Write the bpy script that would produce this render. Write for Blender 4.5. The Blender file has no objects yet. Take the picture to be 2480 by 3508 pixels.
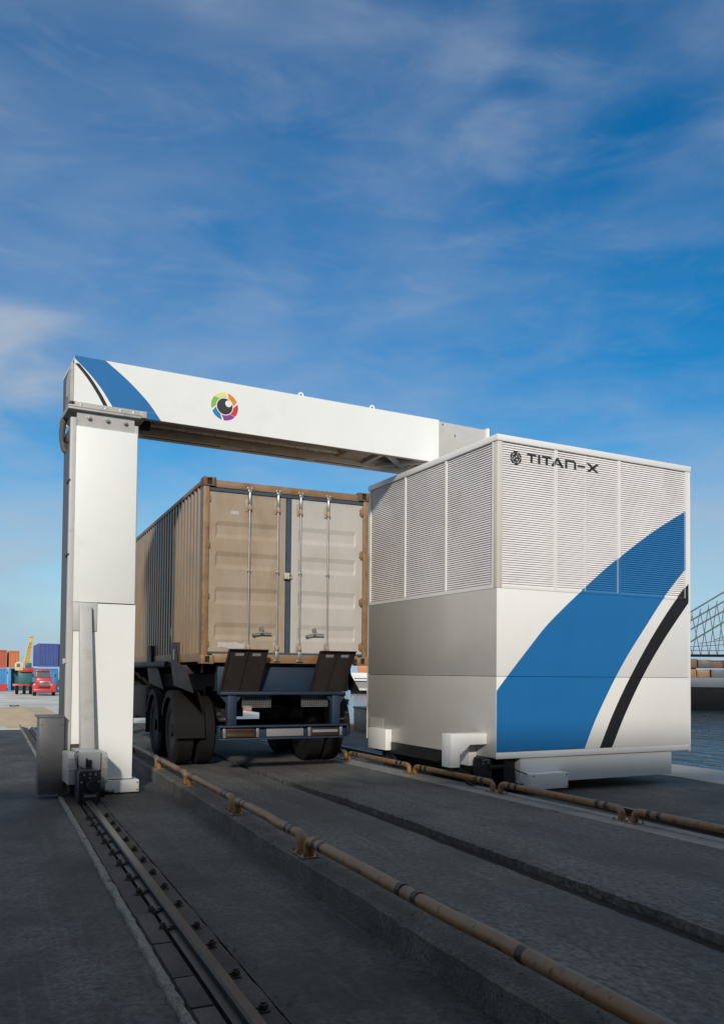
import bpy, bmesh, math, random
from mathutils import Vector, Matrix
random.seed(7)
R = math.radians
scene = bpy.context.scene
COL = scene.collection

# ------------------------------------------------------------------ materials
def mat(name, col, rough=.5, metal=0., var=.08, vscale=3., bump=0., bscale=60., dirt=None, dscale=1.2,
        dcut=(.55, .75), coat=0., stretch=(1, 1, 1), fine=0., spec=.5, dirt2=None, scuff=None, dust=None):
    m = bpy.data.materials.new(name); m.use_nodes = True
    nt = m.node_tree; N = nt.nodes; Lk = nt.links
    b = N['Principled BSDF']
    b.inputs['Roughness'].default_value = rough
    b.inputs['Metallic'].default_value = metal
    b.inputs['Specular IOR Level'].default_value = spec
    if coat: b.inputs['Coat Weight'].default_value = coat; b.inputs['Coat Roughness'].default_value = .25
    tc = N.new('ShaderNodeTexCoord')
    mp = N.new('ShaderNodeMapping'); mp.inputs['Scale'].default_value = stretch
    Lk.new(tc.outputs['Object'], mp.inputs['Vector'])
    def noise(scale, detail=5, rg=.6):
        n = N.new('ShaderNodeTexNoise'); n.inputs['Scale'].default_value = scale
        n.inputs['Detail'].default_value = detail; n.inputs['Roughness'].default_value = rg
        Lk.new(mp.outputs['Vector'], n.inputs['Vector']); return n.outputs['Fac']
    def mix(fac, a, c, blend='MIX'):
        x = N.new('ShaderNodeMix'); x.data_type = 'RGBA'; x.blend_type = blend
        for s, v in ((0, fac), (6, a), (7, c)):
            if hasattr(v, 'is_linked'): Lk.new(v, x.inputs[s])
            elif s == 0: x.inputs[0].default_value = v
            else: x.inputs[s].default_value = (*v, 1)
        return x.outputs[2]
    def ramp(src, lo, hi):
        r = N.new('ShaderNodeMapRange'); r.inputs[1].default_value = lo; r.inputs[2].default_value = hi
        Lk.new(src, r.inputs[0]); return r.outputs[0]
    lo = tuple(c*(1-var) for c in col); hi = tuple(min(1, c*(1+var)) for c in col)
    c = mix(ramp(noise(vscale), .3, .7), lo, hi)
    if fine:
        g = mix(ramp(noise(bscale*2, 3), .35, .65), tuple([1-fine]*3), tuple([1+fine]*3))
        c = mix(1., c, g, 'MULTIPLY')
    if dirt:
        c = mix(ramp(noise(dscale, 8, .7), *dcut), c, dirt)
    if dirt2:
        dc, ds, cut = dirt2
        c = mix(ramp(noise(ds, 6, .75), *cut), c, dc)
    if scuff:
        sc_, amt = scuff
        m2 = N.new('ShaderNodeMapping'); m2.inputs['Scale'].default_value = (9., .45, 1); m2.inputs['Rotation'].default_value = (0, 0, R(3)); Lk.new(tc.outputs['Object'], m2.inputs['Vector'])
        n2 = N.new('ShaderNodeTexNoise'); n2.inputs['Scale'].default_value = 2.2; n2.inputs['Detail'].default_value = 6; Lk.new(m2.outputs['Vector'], n2.inputs['Vector'])
        f2 = ramp(n2.outputs['Fac'], .60, .80); ml = N.new('ShaderNodeMath'); ml.operation = 'MULTIPLY'; Lk.new(f2, ml.inputs[0]); ml.inputs[1].default_value = amt
        c = mix(ml.outputs[0], c, sc_)
        m3 = N.new('ShaderNodeMapping'); m3.inputs['Scale'].default_value = (2.6, .10, 1); m3.inputs['Rotation'].default_value = (0, 0, R(-1)); Lk.new(tc.outputs['Object'], m3.inputs['Vector'])
        n3 = N.new('ShaderNodeTexNoise'); n3.inputs['Scale'].default_value = 1.5; n3.inputs['Detail'].default_value = 5; n3.inputs['Roughness'].default_value = .7; Lk.new(m3.outputs['Vector'], n3.inputs['Vector'])
        m5 = N.new('ShaderNodeMath'); m5.operation = 'MULTIPLY'; Lk.new(ramp(n3.outputs['Fac'], .50, .72), m5.inputs[0]); m5.inputs[1].default_value = .6
        c = mix(m5.outputs[0], c, tuple(k*.4 for k in col))      # tyre-darkened tracks along the lane
        f3 = ramp(noise(55., 4, .6), .64, .70); c = mix(f3, c, tuple(k*.45 for k in col))
    if dust:
        ge = N.new('ShaderNodeNewGeometry'); sx = N.new('ShaderNodeSeparateXYZ'); Lk.new(ge.outputs['Normal'], sx.inputs[0])
        f4 = ramp(sx.outputs[2], .35, .95); ml = N.new('ShaderNodeMath'); ml.operation = 'MULTIPLY'; Lk.new(f4, ml.inputs[0]); Lk.new(ramp(noise(7., 6, .7), .25, .65), ml.inputs[1])
        c = mix(ml.outputs[0], c, dust)
    Lk.new(c, b.inputs['Base Color'])
    rr = N.new('ShaderNodeMapRange'); rr.inputs[3].default_value = max(0, rough-.08); rr.inputs[4].default_value = min(1, rough+.08)
    Lk.new(noise(vscale*2), rr.inputs[0]); Lk.new(rr.outputs[0], b.inputs['Roughness'])
    if bump:
        bp = N.new('ShaderNodeBump'); bp.inputs['Strength'].default_value = bump; bp.inputs['Distance'].default_value = .02
        Lk.new(noise(bscale, 8, .65), bp.inputs['Height']); Lk.new(bp.outputs['Normal'], b.inputs['Normal'])
    return m

M = {}
M['white'] = mat('white_paint', (.78, .79, .755), .5, var=.02, vscale=1.5, dirt=(.62, .62, .58), dscale=.7, dcut=(.55, .85))
M['booth_white'] = mat('booth_white_paint', (.77, .765, .74), .42, var=.02, vscale=1.2, dirt=(.68, .665, .63), dscale=.6, dcut=(.5, .9))
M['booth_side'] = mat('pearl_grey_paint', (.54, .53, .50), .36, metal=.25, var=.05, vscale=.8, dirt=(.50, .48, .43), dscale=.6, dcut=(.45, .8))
M['slat'] = mat('louvre_paint', (.80, .77, .76), .42, var=.04, vscale=1.6, dirt=(.64, .60, .57), dscale=1.3, dcut=(.5, .8))
M['post'] = mat('cream_post_paint', (.62, .58, .51), .45, var=.03)
M['grey'] = mat('grey_paint', (.46, .46, .44), .45, var=.05, vscale=4, dirt=(.30, .28, .25), dscale=3, dcut=(.58, .8))
M['grey_dark'] = mat('shaded_leg_side_paint', (.085, .076, .069), .5, var=.1, vscale=2, dirt=(.10, .09, .08), dscale=1.5, dcut=(.5, .8))  # shade on the leg's outer side is put into this dark colour
M['flange'] = mat('weathered_grey_steel', (.42, .41, .38), .5, var=.1, vscale=6, dirt=(.14, .13, .11), dscale=7, dcut=(.58, .75))
M['cabinet'] = mat('cabinet_grey', (.10, .10, .104), .45, var=.05, vscale=3)
M['under'] = mat('brown_grey_steel', (.40, .33, .25), .55, var=.15, vscale=5, dirt=(.2, .15, .11), dscale=4, dcut=(.5, .75))
M['under_light'] = mat('pale_strip_steel', (.70, .63, .53), .5, var=.1, vscale=6)
M['blue'] = mat('blue_film', (.014, .15, .385), .38, var=.03, vscale=1.5)
M['black_film'] = mat('black_film', (.014, .013, .014), .4, var=.05)
M['ink'] = mat('black_lettering', (.03, .03, .032), .5, var=.1)
M['metal'] = mat('zinc_bolt', (.55, .54, .52), .35, metal=.8, var=.1, vscale=20)
M['black'] = mat('black_machine_paint', (.018, .018, .02), .4, var=.2, vscale=8, bump=.1)
M['rubber'] = mat('tyre_rubber', (.007, .0066, .0062), .8, var=.25, vscale=7, bump=.25, bscale=40, dirt=(.022, .019, .017), dscale=4, dcut=(.55, .8), spec=.25)
M['louvre_core'] = mat('grey_louvre_backing', (.30, .295, .29), .7, var=.1)
M['dark'] = mat('dark_void_backing', (.010, .010, .010), .8, var=.1)
M['tan'] = mat('tan_container_paint', (.205, .122, .044), .36, var=.16, vscale=1.4, dirt=(.11, .058, .023), dscale=1.8, dcut=(.55, .8), dirt2=((.13, .055, .025), 9., (.68, .75)), spec=.6)
M['tan_frame'] = mat('rusty_tan_frame', (.24, .145, .068), .5, var=.15, vscale=3, dirt=(.16, .075, .035), dscale=4, dcut=(.48, .68), bump=.1, dirt2=((.05, .025, .018), 11., (.64, .72)))
M['casting'] = mat('rusted_casting', (.16, .085, .045), .6, var=.3, vscale=9, dirt=(.07, .035, .022), dscale=8, dcut=(.45, .65), bump=.2)
M['door'] = mat('faded_beige_door', (.355, .285, .21), .42, var=.08, vscale=1.2, dirt=(.27, .185, .105), dscale=1.5, dcut=(.42, .72), dirt2=((.20, .11, .05), 14., (.71, .78)), stretch=(1, 1, .55))
M['door_pale'] = mat('greyed_beige_door', (.46, .43, .39), .42, var=.06, vscale=1.2, dirt=(.38, .34, .29), dscale=1.5, dcut=(.46, .8), dirt2=((.20, .12, .06), 14., (.70, .77)), stretch=(1, 1, .55))
M['gasket'] = mat('blue_grey_gasket', (.035, .055, .085), .6, var=.2, vscale=6)
M['galv'] = mat('galvanised_bar', (.36, .36, .35), .35, metal=.7, var=.12, vscale=8, dirt=(.22, .13, .07), dscale=8, dcut=(.64, .74))
M['label'] = mat('worn_pale_sticker', (.44, .41, .37), .5, var=.08, vscale=30)
M['trailer'] = mat('dark_oxide_steel', (.015, .0095, .008), .65, var=.3, vscale=4, dirt=(.034, .018, .013), dscale=3.5, dcut=(.52, .75), bump=.15)
M['trailer_black'] = mat('near_black_chassis', (.007, .0065, .006), .8, var=.3, vscale=4)  # near-black with slight random tone variation
M['trailer_blue'] = mat('dirty_blue_paint', (.0045, .020, .046), .6, var=.2, vscale=3, dirt=(.012, .018, .028), dscale=4, dcut=(.5, .75))
M['fender'] = mat('near_black_mudguard', (.010, .0095, .009), .75, var=.2, vscale=3, dirt=(.006, .006, .0055), spec=.2, dscale=3, dcut=(.5, .75))  # near-black with slightly darker random patches
M['plate'] = mat('blank_pale_plate', (.19, .19, .195), .5, var=.06)
M['orange_lens'] = mat('dirty_orange_lens', (.065, .027, .011), .4, var=.2, vscale=9)
M['ochre'] = mat('chipped_ochre_paint', (.27, .135, .042), .5, var=.2, vscale=5, dirt=(.17, .11, .065), dscale=5, dcut=(.45, .62), bump=.12, dirt2=((.05, .03, .02), 16., (.55, .63)), dust=(.15, .125, .095))
M['seam'] = mat('shaded_seam_concrete', (.012, .0115, .011), .9, var=.35, vscale=5, bump=.5, bscale=30, fine=.3)  # recess shade put into the colour: seam floor set near-black
M['hood_grey'] = mat('warm_grey_sheet', (.58, .56, .53), .38, metal=.3, var=.06, vscale=3)
M['band'] = mat('black_band_paint', (.015, .014, .013), .5, var=.2)
M['hose'] = mat('dark_hose', (.10, .095, .09), .6, var=.2, vscale=8)
M['lane'] = mat('dark_lane_concrete', (.094, .092, .087), .78, var=.32, vscale=.8, bump=.6, bscale=17., fine=.5, dirt=(.052, .050, .047), dscale=1.0, dcut=(.46, .64), dirt2=((.028, .026, .024), 7., (.58, .68)), scuff=((.22, .215, .205), .5), stretch=(1, .55, 1))
M['apron'] = mat('stained_apron_concrete', (.072, .070, .066), .78, var=.34, vscale=.6, bump=.55, bscale=17., fine=.45, dirt=(.026, .025, .023), dscale=.8, dcut=(.44, .64), dirt2=((.024, .023, .021), 6., (.58, .69)), scuff=((.15, .145, .135), .4))
M['strip'] = mat('pale_edge_concrete', (.22, .218, .21), .8, var=.15, vscale=2, bump=.4, bscale=40, fine=.2, dirt=(.09, .09, .088), dscale=3, dcut=(.52, .75))
M['kerb'] = mat('rough_kerb_concrete', (.105, .098, .087), .9, var=.3, vscale=3, bump=.8, bscale=30, fine=.4, dirt=(.06, .055, .05), dscale=2.5, dcut=(.46, .7), dirt2=((.04, .037, .034), 16., (.58, .68)))
M['bed'] = mat('oily_rail_bed', (.058, .048, .041), .75, var=.35, vscale=3, bump=.6, bscale=30, fine=.3, dirt=(.025, .02, .018), dscale=2.5, dcut=(.48, .7))
M['edging'] = mat('chipped_pale_edging', (.21, .20, .17), .85, var=.25, vscale=6, bump=.7, bscale=40, fine=.35, dirt=(.07, .065, .055), dscale=6, dcut=(.52, .66))
M['rail'] = mat('worn_rail_steel', (.042, .033, .028), .5, metal=.3, var=.25, vscale=5, dirt=(.055, .032, .022), dscale=5, dcut=(.45, .7))
M['railtop'] = mat('polished_railhead', (.085, .075, .068), .38, metal=.7, var=.2, vscale=6)
M['coping'] = mat('pale_quay_concrete', (.34, .34, .33), .8, var=.12, vscale=1.2, bump=.2, bscale=20, dirt=(.2, .2, .19), dscale=1.5, dcut=(.55, .8))
M['yard'] = mat('sandy_yard_concrete', (.66, .63, .55), .85, var=.12, vscale=.25, bump=.15, bscale=6, dirt=(.42, .42, .38), dscale=.18, dcut=(.45, .62))
M['sand'] = mat('dry_sand', (.52, .40, .25), .9, var=.15, vscale=1.5, bump=.4, bscale=8)
M['orange_c'] = mat('orange_container_paint', (.42, .105, .05), .5, var=.12, vscale=.8)
M['orange_c2'] = mat('faded_orange_container_paint', (.52, .19, .07), .5, var=.12, vscale=.8)
M['blue_c'] = mat('deep_blue_container_paint', (.05, .085, .27), .5, var=.12, vscale=.8)
M['sky_c'] = mat('sky_blue_container_paint', (.06, .24, .48), .5, var=.15, vscale=.6)
M['teal_c'] = mat('teal_container_paint', (.02, .12, .13), .5, var=.15, vscale=.6)
M['red'] = mat('red_truck_paint', (.48, .04, .042), .35, var=.08, vscale=2, coat=.3)
M['chrome'] = mat('chrome_grille', (.5, .5, .5), .3, metal=.6, var=.15, vscale=9)
M['glass'] = mat('truck_glass', (.09, .16, .20), .08, var=.2, vscale=2)
M['yellow'] = mat('crane_yellow', (.58, .34, .03), .45, var=.1, vscale=1)
M['cream'] = mat('crane_cream', (.60, .50, .28), .5, var=.1, vscale=1)
M['hull'] = mat('black_hull', (.003, .0035, .005), .7, var=.2, vscale=.3, spec=.15)
M['bulwark'] = mat('grey_bulwark', (.085, .10, .125), .55, var=.12, vscale=.4)
M['boat_white'] = mat('boat_white', (.62, .64, .63), .45, var=.05, vscale=.5)
M['boat_grey'] = mat('boat_grey', (.20, .21, .215), .5, var=.15, vscale=.5)
M['rust_c'] = mat('rusty_red_cargo', (.16, .045, .025), .6, var=.3, vscale=1.2, dirt=(.3, .22, .16), dscale=1.5, dcut=(.5, .65))
M['lattice'] = mat('lattice_steel', (.03, .04, .045), .5, var=.1)
M['wall'] = mat('shade_building_cladding', (.22, .23, .24), .6, var=.06, vscale=.4)
EYE = [((.72, .70, .27), 113.5), ((.70, .25, .03), 52.), ((.62, .035, .045), -10.5), ((.25, .045, .27), -66.), ((.02, .20, .42), -128.), ((.23, .46, .07), 168.5)]
for i, (c, a) in enumerate(EYE): M['eye%d' % i] = mat('iris_colour_%d' % i, c, .4, var=.02)
M['pupil'] = mat('pupil_charcoal', (.035, .034, .033), .45, var=.05)

def water_mat():
    m = mat('harbour_water', (.018, .045, .055), .12, var=.2, vscale=.05)
    nt = m.node_tree; N = nt.nodes; b = N['Principled BSDF']
    tc = N.new('ShaderNodeTexCoord'); mp = N.new('ShaderNodeMapping')
    mp.inputs['Rotation'].default_value = (0, 0, R(40)); mp.inputs['Scale'].default_value = (.9, .33, 1)
    nt.links.new(tc.outputs['Object'], mp.inputs['Vector'])
    n = N.new('ShaderNodeTexNoise'); n.inputs['Scale'].default_value = .9; n.inputs['Detail'].default_value = 6
    nt.links.new(mp.outputs['Vector'], n.inputs['Vector'])
    bp = N.new('ShaderNodeBump'); bp.inputs['Strength'].default_value = .8; bp.inputs['Distance'].default_value = .5
    nt.links.new(n.outputs['Fac'], bp.inputs['Height']); nt.links.new(bp.outputs['Normal'], b.inputs['Normal'])
    return m
M['water'] = water_mat()

# ------------------------------------------------------------------ mesh builder
class MB:
    def __init__(s): s.v = []; s.f = []
    def add(s, vs, fs):
        o = len(s.v); s.v += [tuple(v) for v in vs]; s.f += [tuple(i+o for i in f) for f in fs]; return s
    def box(s, x0, x1, y0, y1, z0, z1):
        return s.add([(x0,y0,z0),(x1,y0,z0),(x1,y1,z0),(x0,y1,z0),(x0,y0,z1),(x1,y0,z1),(x1,y1,z1),(x0,y1,z1)],
                     [(0,3,2,1),(4,5,6,7),(0,1,5,4),(1,2,6,5),(2,3,7,6),(3,0,4,7)])
    def prism(s, poly, axis, a, b):
        """poly: 2D points; axis 'y': (x,z) swept in y a..b; 'x': (y,z) swept in x; 'z': (x,y) swept in z"""
        def P(p, t): return {'y': (p[0], t, p[1]), 'x': (t, p[0], p[1]), 'z': (p[0], p[1], t)}[axis]
        n = len(poly)
        return s.add([P(p, a) for p in poly]+[P(p, b) for p in poly],
                     [tuple(range(n)), tuple(range(2*n-1, n-1, -1))]+[(i, i+n, (i+1) % n+n, (i+1) % n) for i in range(n)])
    def bar(s, p, q, w, h, upv=(0, 0, 1)):
        p = Vector(p); q = Vector(q); d = (q-p).normalized(); u = Vector(upv); r = d.cross(u)
        if r.length < 1e-4: r = d.cross(Vector((1, 0, 0)))
        r.normalize(); u = r.cross(d)
        vs = [c+r*a*w/2+u*e*h/2 for c in (p, q) for a, e in ((-1,-1),(1,-1),(1,1),(-1,1))]
        return s.add(vs, [(0,1,2,3),(7,6,5,4),(0,4,5,1),(1,5,6,2),(2,6,7,3),(3,7,4,0)])
    def cyl(s, p, q, r, n=16, r2=None):
        return s.tube([p, q], r, n, r2)
    def tube(s, pts, r, n=14, r2=None):
        pts = [Vector(p) for p in pts]; k = len(pts); o = len(s.v); prev = None
        for i, p in enumerate(pts):
            d = ((pts[min(i+1, k-1)]-pts[max(i-1, 0)])).normalized()
            a = prev if prev is not None else (Vector((0,0,1)) if abs(d.z) < .9 else Vector((1,0,0)))
            x = d.cross(a)
            if x.length < 1e-3: x = d.cross(Vector((1, 0, 0)))
            x.normalize(); y = x.cross(d); prev = y
            rad = r if r2 is None else r+(r2-r)*i/(k-1)
            for j in range(n):
                t = 2*math.pi*j/n
                s.v.append(tuple(p+x*math.cos(t)*rad+y*math.sin(t)*rad))
        for i in range(k-1):
            for j in range(n):
                s.f.append((o+i*n+j, o+i*n+(j+1) % n, o+(i+1)*n+(j+1) % n, o+(i+1)*n+j))
        s.f.append(tuple(o+j for j in range(n-1, -1, -1))); s.f.append(tuple(o+(k-1)*n+j for j in range(n)))
        return s
    def lathe(s, prof, c, axis, n=40):
        """prof: (offset along axis, radius) closed profile revolved round axis through c"""
        ax = Vector(axis).normalized(); a = Vector((0,0,1)) if abs(ax.z) < .9 else Vector((1,0,0))
        x = ax.cross(a).normalized(); y = ax.cross(x); c = Vector(c); o = len(s.v); m = len(prof)
        for j in range(n):
            t = 2*math.pi*j/n
            for h, r in prof: s.v.append(tuple(c+ax*h+(x*math.cos(t)+y*math.sin(t))*r))
        for j in range(n):
            for i in range(m):
                i2 = (i+1) % m; j2 = (j+1) % n
                s.f.append((o+j*m+i, o+j*m+i2, o+j2*m+i2, o+j2*m+i))
        return s
    def sheet(s, grid):
        h = len(grid); w = len(grid[0]); o = len(s.v)
        for row in grid: s.v += [tuple(p) for p in row]
        for i in range(h-1):
            for j in range(w-1):
                s.f.append((o+i*w+j, o+i*w+j+1, o+(i+1)*w+j+1, o+(i+1)*w+j))
        return s

def obj(name, mb, m, parent=None, bevel=0., smooth=False, world=False, loc=None, seg=2):
    """one mesh object; coordinates are in the parent's frame, or world when world=True"""
    me = bpy.data.meshes.new(name)
    off = Vector((0, 0, 0))
    if parent is not None and world:
        p = parent
        while p.parent: p = p.parent
        off = Vector(p.location)
    elif loc is not None: off = Vector(loc)
    me.from_pydata([tuple(Vector(v)-off) for v in mb.v], [], mb.f)
    bm = bmesh.new(); bm.from_mesh(me)
    bmesh.ops.recalc_face_normals(bm, faces=bm.faces)
    if bevel:
        es = [e for e in bm.edges if len(e.link_faces) == 2 and e.calc_face_angle(0) > .5]
        bmesh.ops.bevel(bm, geom=es, offset=bevel, segments=seg, affect='EDGES', profile=.5, clamp_overlap=True)
    bm.to_mesh(me); bm.free()
    if smooth or bevel:
        for p in me.polygons: p.use_smooth = True
        me.set_sharp_from_angle(angle=R(38))
    o = bpy.data.objects.new(name, me); COL.objects.link(o)
    me.materials.append(M[m])
    if parent is not None: o.parent = parent
    elif loc is not None: o.location = loc
    return o

def tag(o, label, cat, group=None):
    o['label'] = label; o['category'] = cat
    if group: o['group'] = group
    return o
def thing(name, label, cat, loc=(0, 0, 0), rotz=0., group=None):
    o = bpy.data.objects.new(name, None); COL.objects.link(o); o.location = loc; o.rotation_euler = (0, 0, rotz)
    o.empty_display_size = .3
    return tag(o, label, cat, group)
def struct(name, mb, m, loc=None, **k):
    o = obj(name, mb, m, None, loc=loc, **k); o['kind'] = 'structure'; return o
def copy_tree(o, parent=None):
    c = o.copy(); COL.objects.link(c)
    if parent is not None: c.parent = parent
    for ch in [x for x in scene.objects if x.parent == o]: copy_tree(ch, c)
    return c

def clip(poly, ax, lo, hi):
    for sgn, lim in ((1, lo), (-1, -hi)):
        out = []
        for i in range(len(poly)):
            a, b = poly[i], poly[(i+1) % len(poly)]
            da, db = sgn*a[ax]-lim, sgn*b[ax]-lim
            if da >= 0: out.append(a)
            if (da > 0 and db < 0) or (da < 0 and db > 0):
                t = da/(da-db); out.append((a[0]+(b[0]-a[0])*t, a[1]+(b[1]-a[1])*t))
        poly = out
        if len(poly) < 3: return []
    return poly
def interp(x, pts):
    if x <= pts[0][0]: return pts[0][1]
    for (a, b), (c, d) in zip(pts, pts[1:]):
        if x <= c: return b+(d-b)*(x-a)/(c-a)
    return pts[-1][1]
def smooth_interp(x, pts):
    """Catmull-Rom through (x,y) points"""
    n = len(pts)
    if x > pts[-1][0]:
        (a, b), (c, d) = pts[-2], pts[-1]; return d+(x-c)*(d-b)/(c-a)
    if x < pts[0][0]:
        (a, b), (c, d) = pts[0], pts[1]; return b+(x-a)*(d-b)/(c-a)
    if x <= pts[0][0]: i = 0
    else:
        i = n-2
        for k in range(n-1):
            if x <= pts[k+1][0]: i = k; break
    x0, y0 = pts[i]; x1, y1 = pts[i+1]
    def slope(k):
        a = pts[max(k-1, 0)]; b = pts[min(k+1, n-1)]; return (b[1]-a[1])/(b[0]-a[0])
    h = x1-x0; t = (x-x0)/h; m0, m1 = slope(i)*h, slope(i+1)*h
    return (2*t**3-3*t**2+1)*y0+(t**3-2*t**2+t)*m0+(-2*t**3+3*t**2)*y1+(t**3-t**2)*m1

# ------------------------------------------------------------------ world, sun, camera
SUN_EL, SUN_AZ = 24., 204.       # azimuth clockwise from +Y
w = bpy.data.worlds.new('World'); scene.world = w; w.use_nodes = True
nt = w.node_tree; N = nt.nodes; LK = nt.links; N.clear()
out = N.new('ShaderNodeOutputWorld'); bg = N.new('ShaderNodeBackground'); bg.inputs[1].default_value = .1
sky = N.new('ShaderNodeTexSky'); sky.sky_type = 'NISHITA'; sky.sun_disc = False
sky.sun_elevation = R(SUN_EL); sky.sun_rotation = R(SUN_AZ); sky.air_density = 1.15; sky.dust_density = .25; sky.ozone_density = 3.5
tc = N.new('ShaderNodeTexCoord')
def wmath(op, a, b=None):
    n = N.new('ShaderNodeMath'); n.operation = op
    for i, v in enumerate((a, b)):
        if v is None: continue
        if hasattr(v, 'is_linked'): LK.new(v, n.inputs[i])
        else: n.inputs[i].default_value = v
    return n.outputs[0]
def wnoise(scale, vec, detail=8, rg=.6, dist=0.):
    n = N.new('ShaderNodeTexNoise'); n.inputs['Scale'].default_value = scale; n.inputs['Detail'].default_value = detail
    n.inputs['Roughness'].default_value = rg; n.inputs['Distortion'].default_value = dist; LK.new(vec, n.inputs['Vector']); return n.outputs['Fac']
def wrange(v, a, b, c=0., d=1.):
    n = N.new('ShaderNodeMapRange'); n.interpolation_type = 'SMOOTHSTEP'
    for i, x in enumerate((a, b, c, d)): n.inputs[i+1].default_value = x
    LK.new(v, n.inputs[0]); return n.outputs[0]
def wmap(rot, sc, loc=(0, 0, 0)):
    n = N.new('ShaderNodeMapping'); n.inputs['Rotation'].default_value = rot; n.inputs['Scale'].default_value = sc; n.inputs['Location'].default_value = loc
    LK.new(tc.outputs['Generated'], n.inputs['Vector']); return n.outputs[0]
def wdot(d):
    n = N.new('ShaderNodeVectorMath'); n.operation = 'DOT_PRODUCT'; LK.new(tc.outputs['Generated'], n.inputs[0])
    n.inputs[1].default_value = Vector(d).normalized(); return n.outputs['Value']
def skydir(az, el): return (math.sin(R(az))*math.cos(R(el)), math.cos(R(az))*math.cos(R(el)), math.sin(R(el)))
v1 = wmap((R(14), R(-22), R(24)), (1.2, 1.2, 3.4))
v2 = wmap((R(-10), R(35), R(60)), (1., 1., 2.6), (3.1, 1.7, .4))
v3 = wmap((R(20), R(-40), R(10)), (1., 1.6, 3.8), (.7, 4.2, 2.))
veil = wrange(wnoise(1.5, v1, 7, .5, .3), .36, .80)
wisp = wrange(wnoise(4.6, v1, 9, .56, .9), .44, .86)
wisp2 = wrange(wnoise(3.0, v2, 9, .56, .8), .46, .88)
streak = wrange(wnoise(7.5, v3, 9, .58, 1.2), .46, .86)
edge = wnoise(6., v2, 6, .5, .6)
def puff(az, el, r0, r1, amp=5.):       # a cloud standing in one part of the sky, ragged by noise; angles in degrees
    d = wmath('ADD', wmath('ARCCOSINE', wmath('MINIMUM', wdot(skydir(az, el)), .99999)), wmath('MULTIPLY', wmath('SUBTRACT', edge, .5), R(amp)*2))
    return wrange(d, R(r0), R(r1), 1., 0.)
cloud = wmath('ADD', wmath('MULTIPLY', veil, .40), wmath('ADD', wmath('MULTIPLY', wisp, .17), wmath('ADD', wmath('MULTIPLY', wisp2, .15), wmath('MULTIPLY', streak, .10))))
for az, el, r0, r1, k, am in ((-.5, 18.3, 0, 6., .34, 7), (2., 20., 0, 5., .12, 7), (3., 8., 0, 6., .26, 7), (17., 9., 0, 9., .18, 7), (34., 33.2, 0., 3.0, .22, 4), (37., 33.6, 0., 3.4, .14, 4), (30.5, 37., 0, 4.5, .10, 5), (1., 23, 0., 16., .20, 6), (5., 36., 0., 15., .12, 6), (15, 21, 0, 8, .16, 5), (-2., 5., .0, 7., .35, 5), (46, 9., .0, 9., .34, 5), (22, 31, 0, 12, .10, 6)):
    cloud = wmath('ADD', cloud, wmath('MULTIPLY', puff(az, el, r0, r1, am), k))
# unseen bright cloud added overhead, beside and behind to lift and whiten fill light
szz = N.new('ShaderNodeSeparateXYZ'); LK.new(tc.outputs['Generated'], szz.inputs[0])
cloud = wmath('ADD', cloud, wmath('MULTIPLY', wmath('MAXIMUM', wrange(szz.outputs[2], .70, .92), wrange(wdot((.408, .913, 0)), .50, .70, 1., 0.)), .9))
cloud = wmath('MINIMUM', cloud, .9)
hs = N.new('ShaderNodeHueSaturation'); hs.inputs['Saturation'].default_value = 1.5; hs.inputs['Value'].default_value = 1.08
LK.new(sky.outputs[0], hs.inputs['Color'])
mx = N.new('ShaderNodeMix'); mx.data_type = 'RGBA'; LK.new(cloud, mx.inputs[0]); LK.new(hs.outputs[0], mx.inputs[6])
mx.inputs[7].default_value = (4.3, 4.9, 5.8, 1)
sz = N.new('ShaderNodeSeparateXYZ'); LK.new(tc.outputs['Generated'], sz.inputs[0])
hz = N.new('ShaderNodeMix'); hz.data_type = 'RGBA'; LK.new(wrange(sz.outputs[2], .0, .16, .7, 0.), hz.inputs[0])
LK.new(mx.outputs[2], hz.inputs[6]); hz.inputs[7].default_value = (2.1, 4.2, 7.2, 1)
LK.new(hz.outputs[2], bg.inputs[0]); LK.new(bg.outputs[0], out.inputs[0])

sl = bpy.data.lights.new('sun', 'SUN'); sl.energy = 3.2; sl.angle = R(4.); sl.color = (1., .93, .83)
so = bpy.data.objects.new('sun', sl); COL.objects.link(so); so.location = (-20, -40, 30)
sd = Vector(skydir(SUN_AZ, SUN_EL)); so.rotation_euler = sd.to_track_quat('Z', 'Y').to_euler()

cam = bpy.data.cameras.new('camera'); co = bpy.data.objects.new('camera', cam); COL.objects.link(co)
cam.sensor_fit = 'HORIZONTAL'; cam.sensor_width = 36.; cam.lens = 36*2863.46/2480.; cam.shift_y = 461.5/2480.
cam.clip_end = 8000.; cam.clip_start = .05
fwd = Vector((math.sin(.42053804)*math.cos(.03076804), math.cos(.42053804)*math.cos(.03076804), math.sin(.03076804)))
rt = Vector((math.cos(.42053804), -math.sin(.42053804), 0)); up = rt.cross(fwd)
rl = .00938922
r_ = rt*math.cos(rl)+up*math.sin(rl); u_ = -rt*math.sin(rl)+up*math.cos(rl)
mw = Matrix((r_, u_, -fwd)).transposed().to_4x4(); mw.translation = Vector((0, 0, 1.45)); co.matrix_world = mw
scene.camera = co
vs = scene.view_settings; vs.view_transform = 'Standard'; vs.look = 'None'; vs.gamma = 1.; vs.exposure = 0.; vs.use_curve_mapping = False

# ------------------------------------------------------------------ the setting
G = -.16
def KX(y): return interp(y, [(1., 2.17), (4, 2.185), (6.2, 2.19), (7.5, 2.195), (40, 2.2)])   # kerb's outer edge
def XR(y): return 5.53+(10.57-y)*.052                                                                         # line of the right barrier
rnd = random.Random(3)
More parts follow.
